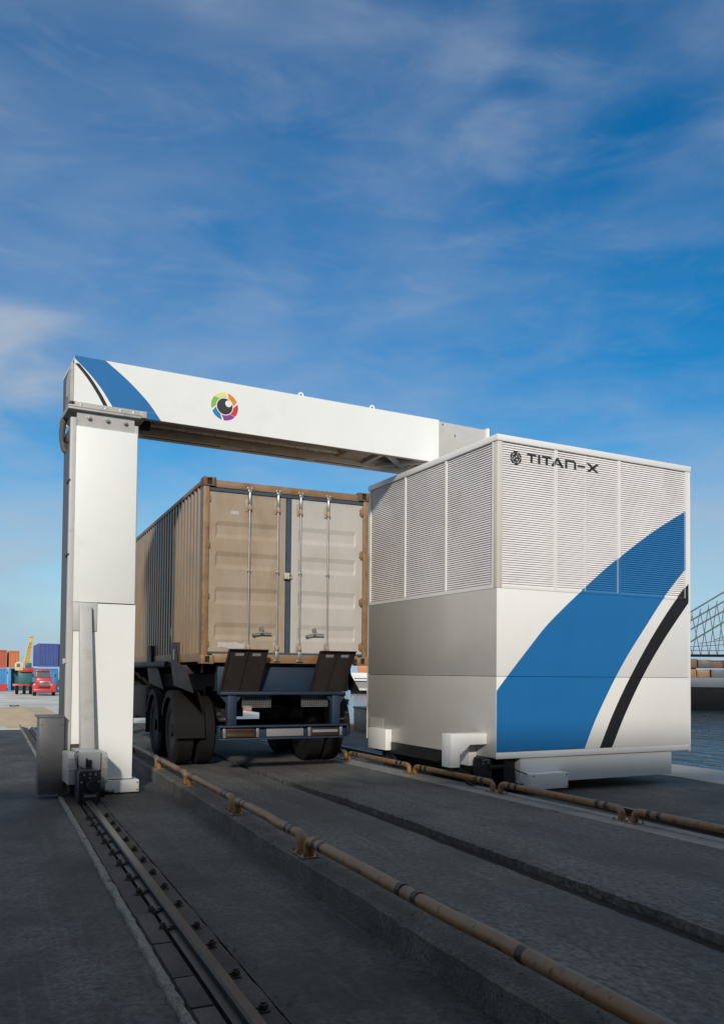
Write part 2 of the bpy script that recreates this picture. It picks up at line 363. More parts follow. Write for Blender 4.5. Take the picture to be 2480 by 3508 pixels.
# ground sheet of the pier
struct('ground', MB().add([(-120,-40,G),(1.0,-40,G),(1.0,24,G),(-120,24,G)], [(0,1,2,3)]).add([(1.3,-40,G),(9.9,-40,G),(9.9,24,G),(1.3,24,G)], [(0,1,2,3)])
       .add([(1.0,-40,G-.06),(1.3,-40,G-.06),(1.3,24,G-.06),(1.0,24,G-.06)], [(0,1,2,3)]), 'apron')
# yard beyond, falling gently away
ys = [24, 34, 46, 60, 75, 95, 140, 400, 1500]; zs = [G, G-.02, -.3, -.72, -1.05, -1.15, -1.2, -1.3, -1.4]
g = [[(x, y, z+.0*x) for x in (-900, -60, -10, -2, 4, 9.9)] for y, z in zip(ys, zs)]
struct('yard_ground', MB().sheet(g), 'yard')
struct('quay_wall', MB().box(9.6, 11.25, -40, 1500, -4, G-.02), 'kerb')
struct('quay_coping', MB().box(9.9, 11.25, -40, 300, G-.02, G+.02), 'coping', bevel=.01)
struct('water', MB().add([(-4000,-300,-2.5),(5000,-300,-2.5),(5000,5500,-2.5),(-4000,5500,-2.5)], [(0,1,2,3)]), 'water')
# lane slabs with the recessed seam between them
def jag(base, amp, n, y0, y1, s):
    q = random.Random(s); o = []; d = 0.
    for i in range(n+1):
        d = .6*d+q.uniform(-1, 1)*amp; o.append((base(y0+(y1-y0)*i/n)+d, y0+(y1-y0)*i/n))
    return o
n = 420
eL = jag(lambda y: interp(y, [(0, 3.55), (5, 3.57), (8, 3.60), (10.4, 3.535), (14, 3.56), (40, 3.56)]), .009, n, 0, 23.5, 1)
eR = jag(lambda y: interp(y, [(0, 3.815), (5, 3.82), (7.7, 3.825), (8.9, 3.79), (10.8, 3.66), (14, 3.64), (40, 3.64)]), .014, n, 0, 23.5, 2)
kin = lambda y: KX(y)+.325
def slab(e, other, flip):
    mb = MB(); rows = []
    for x, y in e:
        o = other(y); a = [(o+(x-o)*t, y, .0) for t in (0, .33, .66, .97)]
        rows.append(a+[(x, y, -.012), (x, y, -.09)])
    return mb.sheet(rows)
struct('lane_slab', slab(eL, kin, 0), 'lane')
struct('lane_slab', slab(eR, lambda y: XR(y)-.22, 0), 'lane')
struct('lane_seam', MB().sheet([[(3.2, y, -.075), (3.95, y, -.075)] for y in (0, 12, 23.5)]), 'seam')
# left kerb, broken edges
q = random.Random(11); rows = []; d1 = d2 = 0
for i in range(283):
    y = i/12.; k = KX(y); d1 = .7*d1+q.uniform(-1, 1)*.006; d2 = .6*d2+q.uniform(-1, 1)*.004
    chip = .022 if q.random() < .05 else 0
    rows.append([(k+.012+d2, y, G-.02), (k+.006+d1*.6, y, G+.08), (k+d1+chip*.5, y, .012-chip), (k+.03+d1+chip, y, .03-chip*.3), (k+.15, y, .032+d2), (k+.255, y, .03+d2*.5), (k+.285, y, .022), (k+.288+d2, y, -.05)])
struct('kerb', MB().sheet(rows), 'kerb')
# right concrete strip: a pale flat with a shallow groove and a drop on the far side
rows = []
for i in range(189):
    y = i/8.; x = XR(y); d1 = q.uniform(-1, 1)*.004; d2 = q.uniform(-1, 1)*.004
    rows.append([(x-.23+d1, y, -.03), (x-.225+d1, y, .010), (x-.02, y, .012), (x-.012, y, -.006), (x+.004, y, -.006), (x+.012, y, .012), (x+.16+d2, y, .010), (x+.168+d2, y, G-.02)])
struct('kerb', MB().sheet(rows), 'strip')
# cable channel running behind the right barrier
rows = [[(XR(y)+.17, y, G+.004), (XR(y)+.42, y, G+.004)] for y in (0, 12, 23.5)]
struct('cable_channel', MB().sheet(rows), 'dark')
rows = [[(XR(y)+.42, y, G+.004), (XR(y)+.422, y, G+.05), (XR(y)+.47, y, G+.05), (XR(y)+.475, y, G+.002)] for y in (0, 12, 23.5)]
struct('channel_edge', MB().sheet(rows), 'rail')
# left rail bed
rows = []
for i in range(361):
    y = i/9.; a = q.uniform(-1, 1)*.006; b = q.uniform(-1, 1)*.006
    rows.append([(.90, y, G+.003), (.905, y, G+.012), (1.02, y, G+.014+a*.5), (1.026, y, G-.04), (1.056, y, G-.04), (1.06, y, G+.005), (1.165, y, G+.005), (1.168, y, G-.03), (1.185, y, G-.03), (1.19, y, G+.016), (1.27+a, y, G+.02+b*.4), (1.29+b, y, G+.004)])
struct('rail_bed', MB().sheet(rows), 'bed')
rows = []
for i in range(541):
    y = i/18.; a = q.uniform(-1, 1)*.007; b = q.uniform(-1, 1)*.006; c = .016 if q.random() < .09 else 0
    rows.append([(.835+a, y, G-.005), (.84+a, y, G+.02-c), (.85, y, G+.028-c+b*.4), (.882+b*.5, y, G+.026-c), (.89+b, y, G+.018), (.893+b, y, G-.01)])
struct('edging_strip', MB().sheet(rows), 'edging')

q2 = random.Random(21); y = 1.2
while y < 5.0:
    L_ = q2.uniform(.42, .7)
    struct('bed_block', MB().box(.905, 1.015, y, y+L_-.018, G+.005, G+.024+q2.uniform(0, .008)), 'bed', bevel=.006); y += L_
# grit swept along the kerb foot and the rail
gm = MB(); q2 = random.Random(33)
for i in range(1500):
    y = 2.2+q2.random()**1.6*10
    k = q2.random()
    if k < .45: x = KX(y)-abs(q2.gauss(0, .10))-.004; z = G
    elif k < .75: x = 1.29+q2.gauss(0, .05); z = G+.01
    elif k < .88: x = KX(y)+.15+q2.gauss(0, .06); z = .032
    else: x = 3.74+abs(q2.gauss(0, .25)); z = 0
    r = q2.uniform(.0025, .008); a = q2.random()*6
    vs8 = [(x+r*math.cos(a+t)*q2.uniform(.7, 1.3), y+r*math.sin(a+t)*q2.uniform(.7, 1.3), z-.001) for t in (0, 1.6, 3.1, 4.7)]
    gm.add(vs8+[(x+r*.2, y, z+r*q2.uniform(.7, 1.3))], [(0,1,4), (1,2,4), (2,3,4), (3,0,4), (3,2,1,0)])
gr_ = obj('grit', gm, 'kerb'); gr_['kind'] = 'stuff'; tag(gr_, 'fine stone grit scattered along the kerb foot and rail bed', 'grit')
# unseen building added behind the camera, shaped to shade the foreground
wh = thing('shade_building', 'long low grey clad unseen building added behind the viewpoint to shade the foreground', 'shade_building', (0, -4, G))
WH_H, EAVE = 4.72, 1.0          # canopy height above the pier and how far it reaches out (world Y)
mbw = MB()
for i in range(130): mbw.box(-30+i*.5, -30+i*.5+.46, -.06, 0, 0, WH_H-.2)
mbw.box(-30, 35, -14, -.05, 0, WH_H-.2)
obj('wall', mbw, 'wall', wh)
mbw = MB().box(-14, -2.2, .001, 7.2, 0, WH_H-.6)
for i in range(14): mbw.box(-2.199, -2.14, .02+i*.5, .02+i*.5+.46, 0, WH_H-.6)
obj('shade_wing', mbw, 'wall', wh)
obj('shade_wing_roof', MB().box(-14.2, -2.05, .001, 7.4, WH_H-.599, WH_H-.45), 'grey', wh)
obj('roof', MB().box(-30.3, 35.3, -14.2, .0, WH_H-.198, WH_H+.02), 'grey', wh)
obj('shade_canopy', MB().box(-30.3, 35.3, .001, 4+EAVE, WH_H-.15, WH_H+.02), 'wall', wh)
obj('door', MB().box(2, 7, .005, .04, 0, 4.2), 'cabinet', wh)

# ------------------------------------------------------------------ left crane rail with clips
rail = thing('crane_rail', 'left crane rail of dark worn steel running to the gantry leg', 'rail', (1.113, 6, G), 0)
prof = [(-.07, .006), (.07, .006), (.07, .018), (.014, .03), (.012, .045), (.036, .052), (.036, .070), (.03, .077), (-.03, .077), (-.036, .070), (-.036, .052), (-.012, .045), (-.014, .03), (-.07, .018)]
mb = MB(); nn = len(prof)
for y in (-6, 17.9):
    mb.v += [(x, y, z) for x, z in prof]
mb.f = [tuple(range(nn)), tuple(range(2*nn-1, nn-1, -1))]+[(i, i+nn, (i+1) % nn+nn, (i+1) % nn) for i in range(nn)]
obj('rail_body', mb, 'rail', rail)
obj('running_surface', MB().box(-.026, .026, -6, 17.9, .0755, .0785), 'railtop', rail)
def clip_mb(s):
    m = MB(); m.box(s*.045-.03, s*.045+.03, -.03, .03, .018, .032); m.box(s*.095-.035, s*.095+.03, -.03, .03, .012, .024)
    m.cyl((s*.1, 0, .02), (s*.1, 0, .062), .013, 8); m.cyl((s*.1, 0, .03), (s*.1, 0, .05), .024, 6)
    m.box(s*.045-.012, s*.045+.05*(1 if s > 0 else .6), -.014, .014, .03, .042); return m
cl = [obj('rail_clip', clip_mb(-1), 'bed', rail), obj('rail_clip', clip_mb(1), 'bed', rail)]
first = True
for i in range(17):
    for k in (0, 1):
        if k == 0 and i > 9: continue
        o = cl[k] if i == 0 else cl[k].copy()
        if i: COL.objects.link(o); o.parent = rail
        o.location = (0, 3.4-i*.47+rnd.uniform(-.05, .05)+k*.05, 0); o.rotation_euler = (0, 0, rnd.uniform(-.2, .2))
rail2 = thing('crane_rail', 'right crane rail running along the quay under the louvred booth', 'rail', (6.75, 12, G))
obj('rail_body', MB().box(-.05, .05, -12, 20, .006, .018).box(-.014, .014, -12, 20, .012, .05).box(-.033, .033, -12, 20, .048, .075), 'rail', rail2)
obj('running_surface', MB().box(-.024, .024, -12, 20, .0745, .077), 'railtop', rail2)

# ------------------------------------------------------------------ pipe barriers
def barrier(x0, y0, x1, y1, z, r, h, label, cat_group, bands_at=(.2, .32), end_bend=True, mid_bands=(), kink=None):
    p = Vector((x0, y0, z)); L = math.hypot(x1-x0, y1-y0); ang = math.atan2(y1-y0, x1-x0)
    t = thing('pipe_barrier', label, 'barrier', p, ang, cat_group)
    path = [(0, 0, 0), (0, 0, h*.55)]
    for k in range(1, 6): a = R(90)*k/5; path.append((.085*(1-math.cos(a)), 0, h*.55+(h*.45)*math.sin(a)))
    if kink: path += [(L*.55, 0, h), (L*.68, 0, h*.93), (L*.78, 0, h*.96)]
    if end_bend:
        for k in range(5, -1, -1): a = R(90)*k/5; path.append((L-.085*(1-math.cos(a)), 0, h*.55+(h*.45)*math.sin(a)))
        path.append((L, 0, 0))
    else: path += [(L*.22, .0, h), (L*.30, .006, h*.95), (L*.45, -.004, h*.97), (L*.55, .004, h*1.03), (L*.62, .0, h), (L, 0, h)]
    obj('pipe', MB().tube(path, r, 16), 'ochre', t, smooth=True)
    bl = [b for b in bands_at]+([L-b for b in bands_at] if end_bend else [])+list(mid_bands)
    hz = lambda s: interp(s, [(0, h), (L*.55, h), (L*.68, h*.93), (L*.78, h*.96), (L-.1, h)]) if kink else h
    for b in bl: obj('black_band', MB().cyl((b-.025, 0, hz(b-.025)), (b+.025, 0, hz(b+.025)), r+.0015, 18), 'band', t, smooth=True)
    for s in ((0, L) if end_bend else (0,)):
        obj('base_plate', MB().box(s-.07, s+.07, -.07, .07, -.002, .008), 'ochre', t, bevel=.002)
        for a, b in ((-1,-1),(1,-1),(1,1),(-1,1)): obj('anchor_bolt', MB().cyl((s+a*.052, b*.052, .006), (s+a*.052, b*.052, .028), .007, 6), 'casting', t)
    return t
LB = [(17.0, 14.85, 'far left pipe barrier beside the trailer wheels, mostly behind the gantry leg', 0), (14.7, 12.38, 'ochre pipe barrier on the left kerb just right of the gantry leg base', 0),
      (12.25, 10.45, 'short ochre pipe barrier on the left kerb, next nearer than the gantry leg base', 0), (10.3, 8.25, 'straight ochre pipe barrier halfway along the left kerb', 0), (8.1, 6.22, 'ochre pipe barrier on the left kerb with a dented pipe', 1)]
for a, b, lab, kk in LB:
    barrier(KX(a)+.09, a, KX(b)+.09, b, .032, .040, .135, lab, 'ochre pipe barriers along the left kerb', kink=kk)
barrier(KX(6.05)+.085, 6.05, 2.275, 1.3, .032, .041, .125, 'longest ochre pipe barrier nearest the viewer, running out of the bottom edge', 'ochre pipe barriers along the left kerb', end_bend=False, mid_bands=(1.58, 1.78, 2.82), bands_at=(.17, .30))
RB = [(17.2, 14.9, 'far right pipe barrier beside the trailer wheels'), (14.75, 12.72, 'ochre pipe barrier on the pale strip right of the trailer wheels'), (12.6, 10.66, 'ochre pipe barrier below the far corner of the louvred booth'),
      (10.5, 8.66, 'ochre pipe barrier in front of the drag chain at the booth corner'), (8.5, 6.52, 'ochre pipe barrier in front of the small white junction box'), (6.35, 4.2, 'ochre pipe barrier on the pale strip cut by the right edge of view')]
for a, b, lab in RB:
    barrier(XR(a), a, XR(b), b, .012, .036, .115, lab, 'ochre pipe barriers along the right strip')

# ------------------------------------------------------------------ gantry
gy = R(3.83)
ga = thing('scanner_gantry', 'white scanning gantry with a square leg and long beam over the lane', 'gantry', (1.85, 11.3, 0), gy)
# leg
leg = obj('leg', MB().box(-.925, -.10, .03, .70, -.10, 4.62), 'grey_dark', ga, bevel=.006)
obj('corner_post', MB().box(-.945, -.872, .0, .09, -.13, 4.70), 'grey', ga, bevel=.006)
obj('corner_post', MB().box(-.135, -.085, .012, .09, 2.32, 4.70), 'grey', ga, bevel=.004)
obj('front_panel', MB().box(-.874, -.098, -.006, .028, 2.322, 4.592), 'white', ga, bevel=.003)
obj('front_panel', MB().prism([(-.868, .50), (-.735, .50), (-.735, .03), (-.098, .03), (-.088, 2.308), (-.572, 2.308), (-.572, 1.94), (-.868, 1.94)], 'y', -.006, .028), 'white', ga)
obj('bracket_plate', MB().box(-.873, -.577, -.018, .02, 1.945, 2.316), 'grey', ga, bevel=.004)
obj('head_plate', MB().box(-.868, -.138, .02, .06, 4.592, 4.80), 'flange', ga)
for u in (-.72, -.49, -.26):
    o = obj('bolt', MB().cyl((u, -.025, 4.72), (u, .03, 4.72), .028, 6).cyl((u, -.04, 4.72), (u, -.02, 4.72), .014, 10), 'metal', ga, smooth=True)
obj('flange', MB().box(-.985, -.06, -.04, .74, 4.795, 4.822).box(-.985, -.06, -.035, .735, 4.828, 4.852), 'flange', ga, bevel=.004)
obj('beam_saddle', MB().box(-.90, .015, -.008, .70, 4.852, 4.905).box(-.07, .018, -.012, .70, 4.818, 4.905), 'flange', ga, bevel=.004)
for u in (-.83, -.52, -.33, -.16): obj('bolt', MB().cyl((u, -.018, 4.848), (u, -.018, 4.875), .018, 6), 'metal', ga)
# hooks and clamps on the leg's outer side
mb = MB(); cpt = Vector((-.985, .30, 4.50))
obj('eye_bolt', MB().tube([cpt+Vector((0, math.cos(R(a))*.045, math.sin(R(a))*.045)) for a in range(0, 361, 24)], .010, 8).cyl((-.985, .30, 4.44), (-.93, .30, 4.44), .012, 8), 'black', ga, smooth=True)
for z in (3.86, 2.9, 1.52):
    obj('door_clamp', MB().box(-.965, -.93, .10, .19, z, z+.07).box(-.955, -.938, -.01, .10, z+.01, z+.035), 'grey' if z < 2 else 'black', ga, bevel=.004)
obj('hose', MB().tube([(-.95, .5, 4.80), (-.965, .52, 4.74), (-.975, .55, 4.64), (-.965, .57, 4.52), (-.945, .58, 4.42), (-.92, .58, 4.38)], .04, 12), 'hose', ga, smooth=True)
obj('hose', MB().tube([(-.93, .25, 5.02), (-.955, .24, 4.97), (-.965, .22, 4.90), (-.95, .2, 4.84)], .035, 12), 'hose', ga, smooth=True)
# beam
bm_ = MB()
bm_.box(-.915, 4.665, 0, .03, 4.905, 5.50)
bm_.box(.02, 4.665, 0, .03, 4.815, 4.905)
obj('beam', bm_, 'white', ga)
obj('beam_top', MB().box(-.913, 4.663, .031, .98, 5.47, 5.498), 'white', ga)
obj('beam_back', MB().box(-.913, 4.663, .95, .98, 4.815, 5.469), 'grey', ga)
obj('beam_end_plate', MB().box(-.913, -.885, .031, .949, 4.907, 5.469), 'grey_dark', ga)
obj('side_hood', MB().prism([(.05, 5.42), (.40, 5.28), (.40, 5.02), (.28, 4.93), (.05, 4.92)], 'x', -.955, -.914), 'flange', ga)
# detector housing under the beam
ub = MB()
ub.box(.02, 4.66, .031, .949, 4.985, 5.0)
obj('housing', ub, 'hose', ga)
obj('detector_rail', MB().box(.02, 4.66, .031, .10, 4.815, 4.835).box(.02, 4.66, .031, .06, 4.836, 4.984), 'under', ga)
obj('detector_rail', MB().box(.02, 4.66, .74, .949, 4.80, 4.83).box(.02, 4.66, .72, .739, 4.80, 4.984), 'under_light', ga)
obj('detector_rail', MB().box(.12, 3.6, .25, .36, 4.90, 4.96), 'under_light', ga, bevel=.004)
obj('detector_rail', MB().box(.12, 3.6, .47, .58, 4.88, 4.96), 'under_light', ga, bevel=.004)
obj('detector_rail', MB().box(.12, 4.5, .62, .70, 4.86, 4.96), 'under', ga, bevel=.004)
mb = MB()
for i in range(16):
    mb.cyl((.25+i*.21, .30, 4.893), (.25+i*.21, .30, 4.905), .012, 6).cyl((.3+i*.21, .525, 4.873), (.3+i*.21, .525, 4.885), .012, 6)
obj('screw_row', mb, 'black', ga)
obj('slot_row', MB().box(.15, 1.3, .79, .815, 4.795, 4.802).box(1.65, 2.7, .79, .815, 4.795, 4.802).box(2.85, 3.7, .79, .815, 4.795, 4.802), 'dark', ga)
obj('drive_drum', MB().cyl((.02, .45, 4.86), (.16, .45, 4.86), .085, 18), 'black', ga, smooth=True)
xb = MB()
xb.bar((3.75, .06, 4.845), (4.64, .92, 4.845), .07, .05); xb.bar((3.75, .92, 4.84), (4.64, .06, 4.84), .07, .045); xb.bar((3.68, .06, 4.842), (3.68, .94, 4.842), .06, .05)
obj('cross_brace', xb, 'grey', ga)
obj('sensor_box', MB().prism([(3.05, 4.975), (3.6, 4.975), (3.55, 4.84), (3.15, 4.84)], 'y', .12, .6), 'under', ga)
# hood between beam and booth
A = (4.672, .04, 5.492); B = (5.66, .06, 5.492); Cc = (5.66, .06, 4.86); Dd = (4.672, .34, 4.86); A2 = (4.672, .95, 5.492); B2 = (5.66, .95, 5.492); C2 = (5.66, .95, 4.86); D2 = (4.672, .95, 4.86)
obj('end_hood', MB().add([A, B, Cc, Dd, A2, B2, C2, D2], [(0, 1, 2), (0, 2, 3), (4, 7, 6, 5), (0, 4, 5, 1), (3, 2, 6, 7), (0, 3, 7, 4), (1, 5, 6, 2)]), 'hood_grey', ga)
mb = MB()
for t in (.06, .3, .55, .8): mb.cyl((4.672+t*.99+.03, .02, 5.492-t*.63), (4.672+t*.99+.03, .06, 5.492-t*.63), .010, 6)
obj('rivet_row', mb, 'casting', ga)
obj('edge_trim', MB().box(5.63, 5.68, .03, .12, 5.2, 5.515), 'white', ga)
for u in (2.282, 3.479):
    obj('lifting_lug', MB().lathe([(-.008, .022), (.008, .022), (.008, .045), (-.008, .045)], (u, .06, 5.525), (0, 1, 0), 24).box(u-.03, u+.03, .03, .09, 5.498, 5.508), 'white', ga, smooth=True)
# stripes on the beam
def strip_polys(left, right, z0, z1, n=26, xlo=-9, xhi=9):
    ps = []
    for i in range(n):
        a = z0+(z1-z0)*i/n; b = z0+(z1-z0)*(i+1)/n
        p = [(left(a), a), (right(a), a), (right(b), b), (left(b), b)]
        p = clip(p, 0, xlo, xhi)
        if len(p) >= 3: ps.append(p)
    return ps
def sheet_from(polys, ya, yb):
    mb = MB()
    for p in polys: mb.prism(p, 'y', ya, yb)
    return mb
def cv(pts):
    pts = sorted(pts); return lambda z: smooth_interp(z, pts)
bl_ = cv([(4.815, -.36), (4.908, -.431), (5.1, -.56), (5.273, -.708), (5.461, -.915), (5.55, -1.03)])
br_ = cv([(4.818, .209), (5.052, .022), (5.297, -.248), (5.504, -.534)])
kl_ = cv([(4.907, -.547), (5.05, -.631), (5.235, -.761), (5.401, -.914), (5.46, -.98)])
kr_ = cv([(4.904, -.501), (5.037, -.595), (5.204, -.725), (5.358, -.914), (5.42, -1.0)])
obj('blue_stripe', sheet_from(strip_polys(bl_, br_, 4.908, 5.50, xlo=-.9148)+strip_polys(bl_, br_, 4.8152, 4.905, 6, xlo=.021), -.0025, -.0003), 'blue', ga)
obj('black_stripe', sheet_from(strip_polys(kl_, lambda z: kl_(z)+.056, 4.906, 5.401, xlo=-.9148), -.0025, -.0003), 'black_film', ga)
# round eye emblem
ec = (1.10, 5.153); Ro, Ri = .196, .126
for i, (c, amid) in enumerate(EYE):
    ps = []; half = 26.5
    for k in range(12):
        a0 = amid-half+2*half*k/12; a1 = amid-half+2*half*(k+1)/12
        P = lambda r, a, s: (ec[0]+r*math.cos(R(a-s)), ec[1]+r*math.sin(R(a-s)))
        ps.append([P(Ri, a0, 17), P(Ro, a0, 0), P(Ro, a1, 0), P(Ri, a1, 17)])
    obj('emblem_segment', sheet_from(ps, -.0025, -.0003), 'eye%d' % i, ga)
circ = lambda cx, cz, r, n=40: [(cx+r*math.cos(2*math.pi*k/n), cz+r*math.sin(2*math.pi*k/n)) for k in range(n)]
pup = obj('emblem_pupil', sheet_from([circ(ec[0]+.001, ec[1], .113)], -.0025, -.0003), 'pupil', ga)
obj('emblem_highlight', sheet_from([circ(ec[0]+.054, ec[1]+.045, .047)], -.0045, -.0026), 'white', pup)
# brace arm, drive bogie
ab = MB()
ab.add([(-.808, -.10, 2.27), (-.662, -.10, 2.27), (-.662, -.02, 2.27), (-.808, -.02, 2.27), (-.772, -.17, .40), (-.60, -.17, .40), (-.60, -.02, .40), (-.772, -.02, .40)],
       [(0,1,2,3), (7,6,5,4), (0,4,5,1), (1,5,6,2), (2,6,7,3), (3,7,4,0)])
obj('brace_arm', ab, 'grey', ga, bevel=.005)
obj('bogie_housing', MB().box(-.865, -.612, -.64, -.02, .225, .455).box(-.87, -.62, -.3, -.02, .06, .40), 'grey', ga, bevel=.012)
for (a, b) in ((-.985, -.885), (-.60, -.52)):
    obj('bogie_cheek', MB().prism([(-.60, .06), (-.05, .06), (-.05, .43), (-.55, .43), (-.60, .38)], 'x', a, b).box(a-.004, b+.004, -.607, -.05, .235, .25), 'grey', ga, bevel=.008)
mo = obj('drive_gearbox', MB().prism([(-.91, -.11), (-.66, -.11), (-.66, .22), (-.70, .26), (-.89, .26), (-.91, .22)], 'y', -.90, -.62).box(-.86, -.70, -.95, -.89, -.15, -.0), 'black', ga, bevel=.006)
obj('shaft_cover', MB().cyl((-.775, -1.03, .085), (-.775, -.9, .085), .058, 20), 'black', mo, smooth=True)
mb = MB()
for u, z in ((-.85, .21), (-.785, .215), (-.72, .21), (-.88, .125), (-.685, .125), (-.785, .17)): mb.cyl((u, -.915, z), (u, -.895, z), .013, 6)
obj('cover_bolt', mb, 'metal', mo, smooth=True)
obj('wheel', MB().lathe([(-.06, .04), (.06, .04), (.06, .15), (.04, .15), (.035, .125), (-.035, .125), (-.04, .15), (-.06, .15)], (-.80, -.74, .10), (1, 0, 0), 28), 'black', ga, smooth=True)
obj('wheel', MB().lathe([(-.05, .04), (.05, .04), (.05, .12), (-.05, .12)], (-.80, -.36, .07), (1, 0, 0), 28), 'black', ga, smooth=True)
obj('hub_flange', MB().cyl((-.66, -.76, .02), (-.60, -.76, .02), .11, 20).cyl((-.62, -.76, -.02), (-.48, -.8, -.02), .022, 10).cyl((-.50, -.795, -.02), (-.485, -.8, -.02), .03, 6), 'black', ga, smooth=True)
obj('rail_sweeper', MB().box(-.85, -.72, -.97, -.93, -.045, -.02), 'galv', ga)
obj('proximity_sensor', MB().box(-.765, -.725, -.672, -.642, .27, .36).box(-.79, -.77, -.66, -.64, .27, .38), 'black', ga, bevel=.003)
obj('sensor_cable', MB().tube([(-.745, -.66, .27), (-.75, -.67, .235), (-.80, -.70, .25), (-.90, -.66, .30), (-.915, -.62, .42), (-.87, -.60, .47)], .006, 8), 'black', ga, smooth=True)
obj('base_box', MB().box(-.52, -.012, -.055, .62, -.142, .016), 'booth_white', ga, bevel=.005)
mb = MB()
for u, z in ((-.035, -.02), (-.035, -.115), (-.49, -.02)): mb.cyl((u, -.062, z), (u, -.05, z), .009, 8)
obj('cover_bolt', mb, 'black', ga)
cabi = obj('electrical_cabinet', MB().box(-1.262, -.968, -.125, .14, -.11, .845), 'cabinet', ga, bevel=.006)
obj('cabinet_top', MB().box(-1.272, -.96, -.13, .30, .846, .868), 'cabinet', cabi, bevel=.003)
mb = MB()
for u in (-1.235, -.995):
    for z in (.76, .36, -.06): mb.cyl((u, -.132, z), (u, -.123, z), .007, 8)
obj('cabinet_screw', mb, 'black', cabi)

# ------------------------------------------------------------------ booth
bo = thing('scanner_booth', 'large white louvred equipment booth with a broad blue curved stripe', 'equipment booth', (6.109, 9.317, 0), R(3.39))
W_, D_ = 3.605, 3.625
obj('core', MB().box(.036, W_-.036, .036, D_-.036, 2.55, 4.54), 'louvre_core', bo)
obj('core', MB().box(.03, W_-.03, .03, D_-.03, .33, 2.549), 'dark', bo)
ZS = 1.413
for z0, z1 in ((.412, ZS-.003), (ZS+.003, 2.583)):
    obj('front_panel', MB().box(.002, W_-.034, 0, .028, z0, z1), 'booth_white', bo, bevel=.0015)
obj('front_skirt', MB().box(0, W_-.034, -.004, .028, .325, .409), 'booth_white', bo, bevel=.002)
obj('corner_trim', MB().box(W_-.031, W_+.006, -.006, .03, .305, 4.55), 'booth_white', bo, bevel=.002)
for z0, z1 in ((.335, ZS-.003), (ZS+.003, 2.583)):
    obj('side_panel', MB().box(-.002, .028, .004, D_-.01, z0, z1), 'booth_side', bo, bevel=.0015)
obj('side_edge', MB().box(-.006, .01, D_-.009, D_+.012, .335, 4.5), 'booth_white', bo)
obj('back_panel', MB().box(.029, W_, D_-.028, D_, .335, 4.54), 'booth_white', bo)
obj('right_panel', MB().box(W_-.029, W_, .031, D_-.03, .335, 4.54), 'booth_white', bo)
obj('corner_post', MB().box(-.003, .078, -.003, .10, 2.586, 4.548), 'post', bo, bevel=.004)
obj('roof_cap', MB().box(-.016, W_+.014, -.016, D_+.016, 4.549, 4.634), 'booth_white', bo, bevel=.006)
PITCH = .0315; LZ0, LZ1 = 2.622, 4.548; NS = int((LZ1-LZ0)/PITCH)
FP = [(.084, .968), (1.018, 1.528), (1.534, 2.140), (2.189, 3.505)]
SP = [(.118, 1.224), (1.268, 2.391), (2.435, 3.556)]
def slat_pt(z, i):   # depth of a slat's face at height z (leans inward going up)
    zb = LZ0+i*PITCH; return .006+.015*(z-zb)/.0290
for a, b in FP:
    mb = MB()
    for i in range(NS):
        zb = LZ0+i*PITCH; zt = zb+.0290
        mb.add([(a, .006, zb), (b, .006, zb), (b, .021, zt), (a, .021, zt), (a, .0075, zb-.0015), (b, .0075, zb-.0015), (b, .0225, zt-.0015), (a, .0225, zt-.0015)],
               [(0,1,2,3), (7,6,5,4), (0,4,5,1), (1,5,6,2), (2,6,7,3), (3,7,4,0)])
    obj('louvre_panel', mb, 'slat', bo)
for a, b in SP:
    mb = MB()
    for i in range(NS):
        zb = LZ0+i*PITCH; zt = zb+.0290
        mb.add([(.006, a, zb), (.006, b, zb), (.021, b, zt), (.021, a, zt), (.0075, a, zb-.0015), (.0075, b, zb-.0015), (.0225, b, zt-.0015), (.0225, a, zt-.0015)],
               [(3,2,1,0), (4,5,6,7), (1,5,4,0), (2,6,5,1), (3,7,6,2), (0,4,7,3)])
    obj('louvre_panel', mb, 'slat', bo)
fr = MB()
for a, b in ((.968, 1.017), (2.141, 2.188), (3.506, W_-.033)): fr.box(a, b, -.004, .03, 2.620, 4.548)
fr.box(1.5285, 1.5335, .004, .03, 2.621, 4.548); fr.box(.079, W_-.033, -.004, .03, 2.586, 2.6195)
obj('louvre_frame', fr, 'booth_white', bo)
mb = MB()
for i in range(46): mb.cyl((.993, -.0055, 2.64+i*.041), (.993, -.0035, 2.64+i*.041), .006, 8)
obj('rivet_row', mb, 'flange', bo)
fr = MB()
for a, b in ((.083, .117), (1.225, 1.267), (2.392, 2.434), (3.557, D_-.01)): fr.box(-.006, .03, a, b, 2.637, 4.548)
fr.box(-.006, .03, .083, D_-.01, 2.586, 2.6365)
obj('louvre_frame', fr, 'booth_white', bo)
